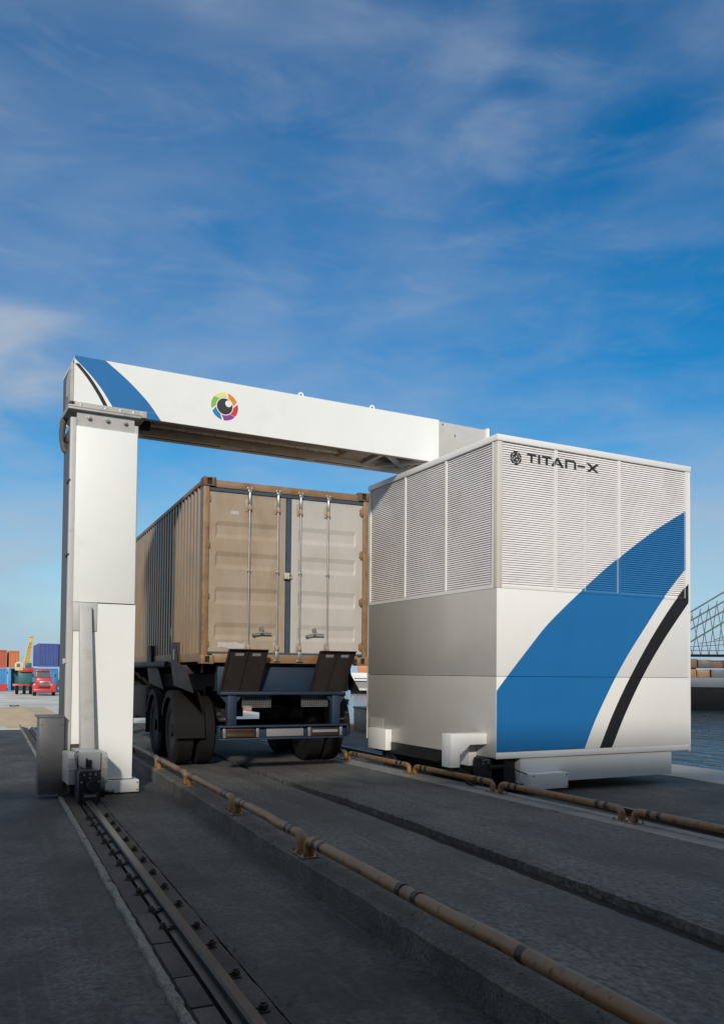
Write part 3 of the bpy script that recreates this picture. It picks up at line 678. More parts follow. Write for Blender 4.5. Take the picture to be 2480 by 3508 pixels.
# stripes: applied to panels, rails, mullions and each slat
bo_ = cv([(.35, -.9), (.9, -.24), (1.224, .007), (1.415, .175), (1.806, .541), (2.104, .828), (2.355, 1.123), (2.576, 1.402), (2.974, 1.932), (3.15, 2.192), (3.557, 2.823), (3.936, 3.508), (4.0, 3.64)])
bi_ = cv([(.40, 1.51), (.766, 1.69), (1.165, 1.932), (1.419, 2.1), (1.733, 2.33), (2.167, 2.69), (2.614, 3.073), (3.059, 3.524), (3.2, 3.68)])
ki_ = cv([(.40, 1.789), (.906, 2.055), (1.421, 2.381), (2.018, 2.82), (2.536, 3.262), (2.836, 3.565), (2.95, 3.69)])
ko_ = cv([(.40, 2.019), (.884, 2.28), (1.423, 2.624), (1.947, 3.031), (2.541, 3.567), (2.7, 3.73)])
def face_paint(left, right, zmax, xr):
    mb = MB()
    X0, X1 = .0025, xr
    for z0, z1, n in ((.4125, ZS-.003, 22), (ZS+.003, 2.5825, 26)):
        for p in strip_polys(left, right, z0, min(z1, zmax), n, X0, W_-.0345): mb.prism(p, 'y', -.0025, -.0003)
    if zmax > 2.6:
        for p in strip_polys(left, right, 2.5865, 2.619, 2, .08, W_-.034): mb.prism(p, 'y', -.0065, -.0043)
        for a, b in ((.968, 1.017), (2.141, 2.188), (3.506, xr)):
            if b > a:
                for p in strip_polys(left, right, 2.6205, zmax, 60, a+.0003, b-.0003): mb.prism(p, 'y', -.0065, -.0043)
        mb2 = slat_paint(strip_polys(left, right, 2.6205, zmax, 120)); mb.add(mb2.v, mb2.f)
    return mb
def slat_paint(polys):
    mb = MB()
    for p in polys:
        zlo = min(q[1] for q in p); zhi = max(q[1] for q in p)
        for i in range(max(0, int((zlo-LZ0)/PITCH)-1), min(NS, int((zhi-LZ0)/PITCH)+2)):
            zb = LZ0+i*PITCH
            c = clip(p, 1, zb, zb+.0290)
            if len(c) < 3: continue
            for a, b in FP:
                d = clip(c, 0, a+.0005, b-.0005)
                if len(d) < 3: continue
                n = len(d)
                f = [(x, slat_pt(z, i)-.0022, z) for x, z in d]; k = [(x, slat_pt(z, i)-.0004, z) for x, z in d]
                mb.add(f+k, [tuple(range(n)), tuple(range(2*n-1, n-1, -1))]+[(j, j+n, (j+1) % n+n, (j+1) % n) for j in range(n)])
    return mb
def mullion_paint(polys):
    mb = MB()
    for p in polys:
        for a, b in ((.968, 1.017), (2.141, 2.188)):
            d = clip(p, 0, a+.0005, b-.0005)
            if len(d) >= 3: mb.prism(d, 'y', -.0058, -.0043)
    return mb
obj('blue_stripe', face_paint(bo_, lambda z: max(bi_(z), bo_(z)+.0001), 3.94, 3.512), 'blue', bo)
obj('black_stripe', face_paint(ki_, lambda z: max(ko_(z), ki_(z)+.0001), 2.84, W_-.036), 'black_film', bo)
# lettering TITAN-X: convex strokes, painted on slats and mullion
mapx = lambda p: interp(p, [(85, .212), (180, .312), (273, .410), (345, .487), (565, .725), (740, .917), (965, 1.169), (1160, 1.391), (1300, 1.553), (1502, 1.791)])
T0, T1 = 4.316, 4.440; th = .027
tz = lambda f: T0+(T1-T0)*f
def qd(*p): return [(mapx(x), tz(z)) for x, z in p]
LET = [('letter_t', [qd((345, .76), (513, .76), (500, 1), (360, 1)), qd((411, 0), (445, 0), (445, .76), (411, .76))]),
       ('letter_i', [qd((530, 0), (567, 0), (567, 1), (530, 1))]),
       ('letter_t', [qd((583, .76), (755, .76), (740, 1), (598, 1)), qd((650, 0), (688, 0), (688, .76), (650, .76))]),
       ('letter_a', [qd((736, 0), (782, 0), (856, 1), (815, 1)), qd((895, 0), (945, 0), (858, 1), (815, 1)), qd((800, .2), (905, .2), (893, .38), (820, .38))]),
       ('letter_n', [qd((962, 0), (997, 0), (997, 1), (962, 1)), qd((997, .77), (1104, .77), (1110, 1), (997, 1)), qd((1102, 0), (1138, 0), (1138, .82), (1102, 1))]),
       ('hyphen', [qd((1160, .38), (1283, .38), (1283, .62), (1160, .62))]),
       ('letter_x', [qd((1298, 0), (1352, 0), (1503, 1), (1450, 1)), qd((1450, 0), (1505, 0), (1350, 1), (1297, 1))])]
for nme, ps in LET:
    a = slat_paint(ps); b = mullion_paint(ps); a.add(b.v, b.f)
    obj(nme, a, 'ink', bo)
ec = (.312, 4.352); ps = []
for s in range(6):
    for k in range(6):
        mid = 30+60*s; half = 26.; a0 = mid-half+2*half*k/6; a1 = mid-half+2*half*(k+1)/6
        P = lambda r, a, t: (ec[0]+r*math.cos(R(a+t)), ec[1]+r*math.sin(R(a+t)))
        ps.append([P(.066, a0, 20), P(.094, a0, 0), P(.094, a1, 0), P(.066, a1, 20)])
ps2 = []
for k in range(36):      # disc with a three-bladed cut-out
    a0, a1 = k*10, k*10+10
    blade = (k % 12) in (1, 2, 3, 4, 5) 
    P = lambda r, a: (ec[0]+r*math.cos(R(a+30)), ec[1]+r*math.sin(R(a+30)))
    rs = [(0.001, .014), (.040, .058)] if blade else [(0.001, .058)]
    for r0, r1 in rs: ps2.append([P(r0, a0), P(r1, a0), P(r1, a1), P(r0, a1)])
obj('emblem_ring', slat_paint(ps), 'ink', bo); obj('emblem_disc', slat_paint(ps2), 'ink', bo)
# chassis, junction box, drives, cable arm
obj('chassis', MB().box(.412, 3.23, .02, 3.2, -.02, .324), 'booth_white', bo, bevel=.004)
jb = obj('junction_box', MB().box(.462, 1.08, -.16, .018, -.085, .122), 'booth_white', bo, bevel=.004)
mb = MB()
for u in (.49, 1.055):
    for z in (-.06, .097): mb.cyl((u, -.166, z), (u, -.158, z), .009, 8)
obj('cover_bolt', mb, 'black', jb)
obj('cable', MB().tube([(.15, .06, .32), (.22, .04, .25), (.33, -.02, .16), (.47, -.06, .11)], .008, 8), 'black', bo, smooth=True)
dg = obj('drive_gearbox', MB().box(-.11, .05, .16, .36, -.08, .325).box(-.06, .03, .10, .16, -.12, .06), 'black', bo, bevel=.006)
obj('shaft_cover', MB().cyl((-.03, .12, .21), (.22, .12, .21), .035, 16), 'black', dg, smooth=True)
mb = MB()
for u, z in ((-.085, .30), (-.045, .305), (-.005, .30), (-.095, .255), (-.01, .262)): mb.cyl((u, .152, z), (u, .162, z), .010, 6)
obj('cover_bolt', mb, 'metal', dg, smooth=True)
for v in (.55, 2.9):
    obj('wheel', MB().lathe([(-.06, .04), (.06, .04), (.06, .19), (.04, .19), (.035, .165), (-.035, .165), (-.04, .19), (-.06, .19)], (.06, v, .085), (1, 0, 0), 30), 'black', bo, smooth=True)
obj('bogie_frame', MB().box(-.02, .16, .3, 3.3, .16, .333).box(.2, .38, .1, 3.4, -.1, .333), 'black', bo)
ca = obj('cable_arm', MB().prism([(-.575, .65), (-.004, .65), (-.004, .505), (-.268, .505), (-.435, .375), (-.435, .215), (-.575, .215)], 'y', .20, .42), 'booth_white', bo, bevel=.004)
obj('arm_box', MB().box(-.13, -.004, .44, .80, .20, .50), 'booth_white', bo, bevel=.004)
obj('sensor_box', MB().box(-.118, -.004, 2.77, 3.36, .205, .535), 'booth_white', bo, bevel=.004)
obj('side_hatch', MB().box(-.006, -.003, 3.05, 3.5, .34, .70), 'booth_side', bo)
# drag chain along the barrier
dc = thing('drag_chain', 'black ladder-like cable chain hanging from the white arm down into the channel', 'cable chain', (5.55, 9.5, G), 0)
cp = []
for k in range(46):
    t = k/45.
    y = 9.66-2.9*t; z = .36*max(0, 1-t*3.0)**1.5+.03
    x = interp(t, [(0, 5.62), (.4, 5.93), (1, XR(6.76)+.30)])
    cp.append(Vector((x-5.55, y-9.5, z)))
mb = MB()
for a, b in zip(cp, cp[1:]):
    d = (b-a).normalized(); s = d.cross(Vector((0, 0, 1))).normalized()
    for e in (-.075, .075): mb.bar(a+s*e, b+s*e-d*.01, .012, .04)
    mb.bar(a-s*.075, a+s*.075, .02, .012)
obj('chain_links', mb, 'black', dc)

# ------------------------------------------------------------------ shipping container
CX0, CX1, CY0, CY1, CZ0, CZ1 = 2.68, 5.21, 11.42, 23.6, 1.555, 4.145
cn = thing('shipping_container', 'weathered tan shipping container with beige rear doors on the trailer', 'shipping container', (3.945, CY0, CZ0))
def cobj(n, mb, m, p=None, **k): return obj(n, mb, m, p or cn, world=True, **k)
def corr(xo, xi, y0, y1, z0, z1, pitch=.212):
    mb = MB(); pr = []; y = y0; 
    while y < y1:
        for t, x in ((0, xo), (.36, xo), (.50, xi), (.90, xi)):
            if y+t*pitch < y1: pr.append((x, y+t*pitch))
        y += pitch
    pr.append((xo, y1))
    return mb.sheet([[(x, yy, z0) for x, yy in pr], [(x, yy, z1) for x, yy in pr]])
cobj('side_wall', corr(CX0+.010, CX0+.058, CY0+.16, CY1-.1, CZ0+.14, CZ1-.06), 'tan')
cobj('side_wall', corr(CX1-.010, CX1-.058, CY0+.16, CY1-.1, CZ0+.14, CZ1-.06), 'tan')
cobj('roof', MB().box(CX0+.03, CX1-.03, CY0+.1, CY1-.05, CZ1-.05, CZ1-.02), 'tan')
cobj('front_wall', MB().box(CX0+.03, CX1-.03, CY1-.08, CY1-.03, CZ0+.1, CZ1-.05), 'tan')
cobj('floor', MB().box(CX0+.06, CX1-.06, CY0+.1, CY1-.1, CZ0+.03, CZ0+.13), 'trailer')
for x0, x1 in ((CX0, CX0+.07), (CX1-.07, CX1)):
    cobj('top_rail', MB().box(x0, x1, CY0+.14, CY1-.1, CZ1-.075, CZ1-.015), 'tan_frame', bevel=.006)
    cobj('bottom_rail', MB().box(x0+.004, x1-.004, CY0+.14, CY1-.1, CZ0+.02, CZ0+.15), 'tan_frame', bevel=.006)
    cobj('corner_post', MB().box(x0+.004 if x0 == CX0 else x1-.09, x0+.09 if x0 == CX0 else x1-.004, CY0+.012, CY0+.16, CZ0+.10, CZ1-.10), 'tan_frame', bevel=.012)
cobj('door_header', MB().box(CX0+.16, CX1-.16, CY0+.015, CY0+.14, CZ1-.125, CZ1-.022), 'tan_frame', bevel=.008)
cobj('door_sill', MB().box(CX0+.16, CX1-.16, CY0+.02, CY0+.16, CZ0+.01, CZ0+.135), 'tan_frame', bevel=.008)
for x in (CX0, CX1-.175):
    for z, sgn in ((CZ1-.115, 1), (CZ0-.008, -1)):
        c = MB(); X0, X1, Y0, Y1, Z0, Z1 = x-.004, x+.179, CY0-.006, CY0+.17, z, z+.123
        ox, oz = (X0+X1)/2, (Z0+Z1)/2
        # front face with an elongated hole: frame of four bars round the recess
        hw, hh = (.032, .042)
        c.box(X0, ox-hw, Y0, Y0+.03, Z0, Z1); c.box(ox+hw, X1, Y0, Y0+.03, Z0, Z1); c.box(ox-hw, ox+hw, Y0, Y0+.03, Z0, oz-hh); c.box(ox-hw, ox+hw, Y0, Y0+.03, oz+hh, Z1)
        c.box(X0, X1, Y0+.0302, Y1, Z0, Z1)
        cc = cobj('corner_casting', c, 'casting' if sgn > 0 else 'tan_frame', bevel=.006)
        cobj('casting_hole', MB().box(ox-hw+.002, ox+hw-.002, Y0+.026, Y0+.0298, oz-hh+.002, oz+hh-.002), 'dark', cc)
DZ0, DZ1 = 1.725, 3.965; DY = CY0+.05
zb = [DZ0, 1.89, 1.955, 2.065, 2.13, 2.385, 2.45, 2.565, 2.63, 2.885, 2.95, 3.065, 3.13, 3.315, 3.38, 3.495, 3.56, 3.72, DZ1]
dep_ = [0, 0, 1, 1, 0, 0, 1, 1, 0, 0, 1, 1, 0, 0, 1, 1, 0, 0, 0]
def door(x0, x1):
    mb = MB(); ed = .11
    xs = [(x0, 0), (x0+ed, 0), (x0+ed+.03, 1), (x1-ed-.03, 1), (x1-ed, 0), (x1, 0)]
    rows = [[(x, DY+.017*k*d, z) for x, k in xs] for z, d in zip(zb, dep_)]
    mb.sheet(rows); mb.box(x0, x1, DY+.036, DY+.05, DZ0, DZ1)
    mb.box(x0, x0+.004, DY, DY+.036, DZ0, DZ1); mb.box(x1-.004, x1, DY, DY+.036, DZ0, DZ1)
    mb.box(x0, x1, DY, DY+.03, DZ0-.006, DZ0-.001); mb.box(x0, x1, DY, DY+.03, DZ1+.001, DZ1+.006); return mb
DL = cobj('door', door(CX0+.075, 3.905), 'door'); DR = cobj('door', door(3.985, CX1-.085), 'door_pale')
DL['label'] = 'beige left door with rust streaks and a torn pale sticker'; DR['label'] = 'beige right door with greyer patches'
cobj('door_gasket', MB().box(3.908, 3.982, DY-.006, DY+.03, DZ0-.03, DZ1+.03), 'gasket')
cobj('door_gasket', MB().box(CX0+.09, CX1-.09, CY0+.03, DY+.03, DZ1+.007, DZ1+.053), 'gasket')
cobj('door_gasket', MB().box(CX0+.09, CX1-.09, CY0+.04, DY+.03, DZ0-.038, DZ0-.007), 'gasket')
for d, x in ((DL, CX0+.078), (DR, CX1-.088)):
    for z in (3.86, 3.21, 2.5, 1.83):
        cobj('hinge', MB().box(x-.055, x+.03, DY-.03, DY-.002, z-.04, z+.04).cyl((x-.03, DY-.028, z-.06), (x-.03, DY-.028, z+.06), .014, 10), 'tan_frame', d, bevel=.004)
    cobj('edge_seal', MB().box(x-.018 if d is DL else x+.005, x-.004 if d is DL else x+.022, DY-.01, DY+.02, DZ0, DZ1), 'dark', d)
ROD = ((3.35, DL, 1.80, 0), (3.775, DL, 1.64, 1), (4.119, DR, 1.635, 1), (4.552, DR, 1.82, 0))
for x, d, zl, full in ROD:
    rd = cobj('locking_rod', MB().cyl((x, DY-.032, zl), (x, DY-.032, 4.03), .0138, 12), 'galv', d, smooth=True)
    cobj('cam', MB().box(x-.028, x+.028, DY-.055, DY-.006, 3.985, 4.03).box(x-.04, x-.012, DY-.05, DY+.0, 4.032, 4.062).box(x+.012, x+.04, DY-.05, DY+.0, 4.032, 4.062).cyl((x, DY-.032, 3.83), (x, DY-.032, 4.0), .024, 10), 'galv', rd, bevel=.004)
    cobj('guide_bracket', MB().box(x-.055, x+.02, DY-.012, DY-.001, 3.72, 3.90).box(x-.024, x+.024, DY-.056, DY-.008, 3.74, 3.80), 'door', rd, bevel=.004)
    cobj('guide_bracket', MB().box(x-.05, x+.035, DY-.012, DY-.001, 1.735, 1.865).box(x-.024, x+.024, DY-.054, DY-.008, 1.76, 1.82), 'door', rd, bevel=.004)
    cobj('guide_bracket', MB().box(x-.02, x+.02, DY-.05, DY-.001, 2.86, 2.89), 'galv', rd, bevel=.003)
    if full: cobj('cam', MB().box(x-.024, x+.024, DY-.06, DY-.012, 1.60, 1.735).box(x-.045, x+.045, DY-.06, DY-.03, 1.59, 1.615), 'galv', rd, bevel=.004)
for x, d in ((3.555, DL), (4.36, DR)):
    hd = cobj('handle', MB().tube([(x-.135, DY-.05, 1.975), (x-.02, DY-.056, 1.998), (x+.13, DY-.05, 1.995)], .013, 10).box(x-.14, x-.115, DY-.06, DY-.002, 1.955, 1.985), 'galv', d, smooth=True)
    cobj('handle_hub', MB().cyl((x-.01, DY-.05, 2.06), (x-.01, DY-.002, 2.06), .028, 12).box(x-.025, x+.005, DY-.06, DY-.03, 1.99, 2.05), 'galv', hd, smooth=True)
cobj('lock_box', MB().box(3.872, 3.95, DY-.06, DY-.008, 2.785, 2.875).tube([(3.955, DY-.04, 2.80), (3.985, DY-.04, 2.81), (3.985, DY-.04, 2.86), (3.955, DY-.04, 2.865)], .008, 8), 'label', DR, bevel=.004)
cobj('sticker', MB().box(3.085, 3.20, DY-.0025, DY-.0005, 3.665, 3.715), 'label', DL)
cobj('sticker', MB().prism([(2.927, 1.857), (3.05, 1.85), (3.18, 1.857), (3.25, 1.838), (3.328, 1.845), (3.33, 1.77), (3.1, 1.765), (2.98, 1.79), (2.92, 1.775)], 'y', DY-.0025, DY-.0005), 'label', DL)
cobj('marking', MB().box(CX0+.0105, CX0+.0115, 13.5, 13.62, 2.0, 2.14), 'label')

# ------------------------------------------------------------------ trailer
tr = thing('container_trailer', 'dark rusty container trailer with blue rear frame and dual wheels', 'trailer', (3.945, 11.3, 0))
def tobj(n, mb, m, p=None, **k): return obj(n, mb, m, p or tr, world=True, **k)
tobj('chassis_beam', MB().box(3.30, 3.45, 11.5, 23.5, 1.12, 1.53).box(4.44, 4.59, 11.5, 23.5, 1.12, 1.53), 'trailer_black')
tobj('cross_member', MB().box(2.95, 4.95, 11.56, 11.72, 1.16, 1.535), 'trailer_blue', bevel=.008)
tobj('cross_member', MB().box(2.93, 4.80, 11.30, 11.50, 1.118, 1.162), 'trailer_blue', bevel=.006)
for u in ((2.70, 5.19, 11.8), (2.70, 5.19, 13.2), (2.70, 5.19, 15.4), (2.7, 5.19, 18), (2.7, 5.19, 21)):
    tobj('cross_member', MB().box(u[0]+.1, u[1]-.1, u[2], u[2]+.14, 1.42, 1.535), 'trailer_black')
# flared guide plates at the rear
def guide(x0b, x1b, x0t, x1t):
    mb = MB(); zb_, zt_ = 1.165, 1.742; yb_, yt_ = 11.40, 11.20
    P = lambda f, t, o=0: (x0b+(x1b-x0b)*f+((x0t+(x1t-x0t)*f)-(x0b+(x1b-x0b)*f))*t, yb_+(yt_-yb_)*t+o, zb_+(zt_-zb_)*t)
    for a, b in ((0, .475), (.495, 1)):
        mb.add([P(a, 0), P(b, 0), P(b, 1), P(a, 1), P(a, 0, .02), P(b, 0, .02), P(b, 1, .02), P(a, 1, .02)], [(0,1,2,3),(7,6,5,4),(0,4,5,1),(1,5,6,2),(2,6,7,3),(3,7,4,0)])
    for f in (0.0, .475, .985):
        mb.add([P(f, 0, -.03), P(f+.018, 0, -.03), P(f+.018, 1, -.03), P(f, 1, -.03), P(f, 0, .06), P(f+.018, 0, .06), P(f+.018, 1, .06), P(f, 1, .06)], [(0,1,2,3),(7,6,5,4),(0,4,5,1),(1,5,6,2),(2,6,7,3),(3,7,4,0)])
    mb.add([P(-.01, 1, -.05), P(1.01, 1, -.05), P(1.01, 1.02, -.05), P(-.01, 1.02, -.05), P(-.01, 1, .03), P(1.01, 1, .03), P(1.01, 1.02, .03), P(-.01, 1.02, .03)], [(0,1,2,3),(7,6,5,4),(0,4,5,1),(1,5,6,2),(2,6,7,3),(3,7,4,0)])
    o = tobj('guide_plate', mb, 'trailer')
    for f0, f1 in ((.18, .40), (.62, .84)):
        m2 = MB(); m2.add([P(f0, .86, -.004), P(f1, .86, -.004), P(f1, .925, -.004), P(f0, .925, -.004), P(f0, .86, -.001), P(f1, .86, -.001), P(f1, .925, -.001), P(f0, .925, -.001)], [(0,1,2,3),(7,6,5,4),(0,4,5,1),(1,5,6,2),(2,6,7,3),(3,7,4,0)])
        tobj('reflector', m2, 'plate', o)
guide(2.945, 3.49, 3.02, 3.57); guide(4.285, 4.78, 4.36, 4.905)
for a, b in ((3.04, 3.17), (4.60, 4.725)):
    tobj('upright', MB().box(a, b, 11.33, 11.45, .69, 1.117), 'trailer_blue', bevel=.008)
tobj('gusset', MB().prism([(2.93, 1.117), (3.04, 1.117), (3.04, .98)], 'y', 11.36, 11.38).prism([(3.17, 1.117), (3.26, 1.117), (3.17, 1.0)], 'y', 11.36, 11.38).prism([(4.725, 1.117), (4.83, 1.117), (4.725, .98)], 'y', 11.36, 11.38).prism([(4.51, 1.117), (4.60, 1.117), (4.60, 1.0)], 'y', 11.36, 11.38), 'trailer_blue')
for x0, x1, z0, z1 in ((3.29, 3.705, .935, 1.115), (4.175, 4.58, .94, 1.117)):
    gm = MB(); gm.box(x0, x1, 11.47, 11.49, z0, z0+.008); gm.box(x0, x1, 11.47, 11.49, z1-.008, z1)
    for i in range(15): x = x0+(x1-x0)*i/14; gm.box(x-.0035, x+.0035, 11.468, 11.476, z0, z1)
    for i in range(1, 7): z = z0+(z1-z0)*i/7; gm.box(x0, x1, 11.477, 11.485, z-.003, z+.003)
    lp = tobj('lamp_grille', gm, 'galv')
    tobj('lamp', MB().box(x0+.02, x1-.02, 11.50, 11.56, z0+.02, z1-.02), 'black', lp, bevel=.008)
bu = tobj('bumper', MB().box(2.92, 4.825, 11.34, 11.40, .515, .67).box(2.91, 4.83, 11.26, 11.41, .668, .69).box(2.91, 4.83, 11.26, 11.41, .495, .517).box(2.91, 2.925, 11.265, 11.40, .517, .668).box(4.815, 4.83, 11.265, 11.40, .517, .668), 'trailer_blue', bevel=.003)
tobj('licence_plate', MB().box(3.605, 4.155, 11.325, 11.338, .532, .662), 'plate', bu, bevel=.003)
for x0, x1 in ((2.965, 3.50), (4.21, 4.76)):
    lh = tobj('tail_light', MB().box(x0, x1, 11.318, 11.338, .525, .66), 'trailer', bu, bevel=.004)
    if x0 < 3: tobj('lens', MB().box(x0+.07, x1-.08, 11.305, 11.317, .535, .578).box(x0+.07, x1-.08, 11.305, 11.317, .615, .65), 'orange_lens', lh, bevel=.004)
    else: tobj('lens', MB().box(x0+.08, x1-.08, 11.305, 11.317, .575, .615), 'plate', lh, bevel=.004)
    tobj('mount_strip', MB().box(x0+.01, x0+.05, 11.30, 11.317, .525, .66).box(x1-.05, x1-.01, 11.30, 11.317, .525, .66), 'galv', lh, bevel=.003)
for s, x in ((-1, 3.03), (1, 4.735)):
    tobj('rope_hook', MB().tube([(x, 11.4, .76), (x+s*.08, 11.39, .76), (x+s*.105, 11.38, .79), (x+s*.105, 11.37, .83)], .018, 10).cyl((x+s*.08, 11.37, .845), (x+s*.13, 11.37, .845), .033, 12), 'trailer', smooth=True)
# wheels: two axles, duals each side
AX = (12.98, 14.38); WR = .53
tprof = [(-.13, .29), (-.14, .40), (-.125, .49), (-.10, .525), (.10, .525), (.125, .49), (.14, .40), (.13, .29)]
def wheel(x, y, out):
    wh_ = tobj('wheel', MB().lathe([(-.10, .06), (.10*1, .06), (.12, .295), (.09, .30), (.07, .24), (-.10, .24), (-.12, .295)], (x, y, WR), (out, 0, 0), 32), 'trailer_black', smooth=True)
    t = MB().lathe(tprof, (x, y, WR), (1, 0, 0), 56)
    for k in (-.06, 0, .06): t.lathe([(k-.006, .5265), (k+.006, .5265), (k+.006, .528), (k-.006, .528)], (x, y, WR), (1, 0, 0), 56)
    tobj('tyre', t, 'rubber', wh_, smooth=True)
    nb = MB()
    for k in range(10): a = 2*math.pi*k/10; nb.cyl((x+out*.06, y+.16*math.cos(a), WR+.16*math.sin(a)), (x+out*.10, y+.16*math.cos(a), WR+.16*math.sin(a)), .016, 6)
    nb.cyl((x+out*.04, y, WR), (x+out*.14, y, WR), .09, 16)
    tobj('hub', nb, 'fender', wh_)
for y in AX:
    for x, o in ((2.73, -1), (3.05, -1), (4.83, 1), (5.15, 1)): wheel(x, y, o)
    tobj('axle', MB().cyl((2.8, y, WR), (5.1, y, WR), .075, 14), 'trailer_black', smooth=True)
    for x0, x1 in ((2.55, 2.98), (4.91, 5.34)):
        mb = MB(); gr = []
        for k in range(13):
            a = R(158-k*(158-(-8))/12.); rr = WR+.075
            gr.append([(x0, y+rr*math.cos(a)*-1*-1, WR+rr*math.sin(a)), (x1, y+rr*math.cos(a), WR+rr*math.sin(a))])
        # a = 158..-8 deg: from front-low over the top to the rear; rear is -Y
        gr = [[(x0, 2*y-p[0][1], p[0][2]), (x1, 2*y-p[1][1], p[1][2])] for p in gr]
        gr.append([(x0, y-.60, WR+.15), (x1, y-.60, WR+.15)]) if False else None
        mb.sheet(gr); mb.sheet([[(a[0], a[1], a[2]+.012), (b[0], b[1], b[2]+.012)] for a, b in gr])
        # outer lip
        lip = []
        for k in range(13):
            a = R(158-k*166/12.)
            lip.append([(x0, y-(WR+.08)*math.cos(a), WR+(WR+.08)*math.sin(a)), (x0, y-(WR-.02)*math.cos(a), WR+(WR-.02)*math.sin(a))])
        mb.sheet(lip)
        tobj('mudguard', mb, 'fender', smooth=True)
# bolsters with upright guides along the left and right sides
for y in (12.85, 15.0, 18.6):
    for s, xo in ((-1, 2.64), (1, 5.18)):
        f = lambda v: [(a if s < 0 else a, b) for a, b in v]
        mb = MB()
        mb.prism([(y, 1.885), (y+.42, 1.885), (y+.45, 1.60), (y+.35, 1.50), (y-.1, 1.30), (y-.9, 1.20), (y-1.6, 1.18), (y-.75, 1.53), (y-.02, 1.58)] if False else
                 [(y+.02, 1.885), (y+.34, 1.885), (y+.36, 1.55), (y+.1, 1.22), (y-1.2, 1.14), (y-.75, 1.46), (y-.05, 1.60)], 'x', xo-.02 if s < 0 else xo, xo if s < 0 else xo+.02)
        mb.box(min(xo, xo-s*.12), max(xo, xo-s*.12), y+.02, y+.06, 1.45, 1.885)
        mb.box(min(xo+s*.0, xo-s*.5), max(xo, xo-s*.5), y-.3, y+.3, 1.40, 1.535)
        tobj('bolster_guide', mb, 'trailer', bevel=.004)
for s, xo in ((-1, 2.60), (1, 5.29)):
    tobj('side_tube', MB().cyl((xo, 13.4, 1.545), (xo, 23, 1.545), .05, 14), 'trailer', smooth=True)
tobj('reflector', MB().box(2.612, 2.617, 12.93, 13.0, 1.62, 1.78), 'plate')
tobj('air_tank', MB().cyl((3.5, 15.6, .85), (4.4, 15.6, .85), .16, 20), 'trailer_black', smooth=True)
tobj('toolbox', MB().box(2.7, 3.2, 15.9, 17.6, .55, 1.15), 'trailer_black', bevel=.02)
tobj('rear_shaft', MB().box(3.2, 4.7, 13.3, 13.4, .9, 1.2).box(3.28, 3.47, 12.6, 14.8, .72, .86).box(4.42, 4.61, 12.6, 14.8, .72, .86), 'trailer_black')
tobj('mud_flap', MB().box(2.58, 3.2, 15.15, 15.17, .35, 1.0).box(4.68, 5.3, 15.15, 15.17, .35, 1.0), 'trailer_black')
tobj('dark_underbody_block', MB().box(2.75, 5.15, 17.9, 18.1, .45, 1.4).cyl((3.2, 17.6, .9), (3.2, 17.85, .9), .48, 24).cyl((4.6, 17.6, .9), (4.6, 17.85, .9), .48, 24), 'trailer_black')  # dark bulkhead and discs added to block the light view under the trailer
tobj('landing_leg', MB().box(2.9, 3.05, 19.5, 19.7, -.0, 1.3).box(4.85, 5.0, 19.5, 19.7, 0, 1.3), 'trailer_black')

# ------------------------------------------------------------------ harbour yard, far left
def small_container(x0, x1, y0, y1, z0, h, m, label, group, pitch=.28, gap=False):
    t = thing('stacked_container', label, 'container', ((x0+x1)/2, y0, z0), 0, group)
    W = x1-x0; mb = MB(); hx = W/2
    # corrugated front (towards the lane) and sides
    pr = []; x = -hx+.08
    while x < hx-.08:
        for k, d in ((0, .03), (.35, .03), (.5, .10), (.85, .10)):
            if x+k*pitch < hx-.08: pr.append((x+k*pitch, d))
        x += pitch
    pr.append((hx-.08, .03))
    mb.sheet([[(a, d, .15) for a, d in pr], [(a, d, h-.12) for a, d in pr]])
    Lh = y1-y0
    mb.box(-hx+.03, hx-.03, .12, Lh, .1, h-.06)
    ps = []; y = .2
    while y < Lh-.2:
        for k, d in ((0, 0), (.35, 0), (.5, .06), (.85, .06)): ps.append((y+k*pitch, d))
        y += pitch
    for s in (-1, 1): mb.sheet([[(s*(hx-d), a, .15) for a, d in ps], [(s*(hx-d), a, h-.1) for a, d in ps]])
    obj('wall', mb, m, t)
    f = MB()
    for s in (-1, 1): f.box(s*hx-.08 if s > 0 else -hx, s*hx if s > 0 else -hx+.08, 0, .14, 0, h)
    f.box(-hx+.081, hx-.081, .005, .14, 0, .15); f.box(-hx+.081, hx-.081, .005, .14, h-.12, h)
    for s in (-1, 1): f.box(min(s*hx, s*hx-s*.09), max(s*hx, s*hx-s*.09), .141, Lh, h-.1, h)
    obj('frame', f, m, t)
    return t
GZ = -1.1
gA = 'containers stacked at the far left yard'
small_container(5.13, 7.25, 100, 112, 1.72, 2.62, 'blue_c', 'deep blue container on top of the stack behind the red truck', gA)
small_container(5.05, 7.25, 100, 112, GZ-.05, 2.7, 'sky_c', 'sky blue container at the bottom behind the red truck', gA)
small_container(7.35, 9.6, 100, 112, 1.70, 2.62, 'blue_c', 'deep blue container hidden mostly behind the gantry leg, upper', gA)
small_container(-1.2, 2.08, 110, 122, 1.55, 2.2, 'orange_c', 'red-orange container at the left edge, on a light blue one', gA)
small_container(2.32, 3.5, 110, 122, 1.58, 2.1, 'orange_c2', 'faded orange container left of the yellow crane jib', gA)
small_container(-1.2, 2.15, 110, 122, GZ, 2.6, 'sky_c', 'light blue container under the red-orange one at left edge', gA)
small_container(2.7, 4.9, 112, 124, GZ, 2.6, 'teal_c', 'dark teal container behind the crane body', gA)
small_container(4.0, 5.1, 118, 128, 1.6, 1.5, 'sky_c', 'pale blue container between the jib and the deep blue one', gA) if False else None
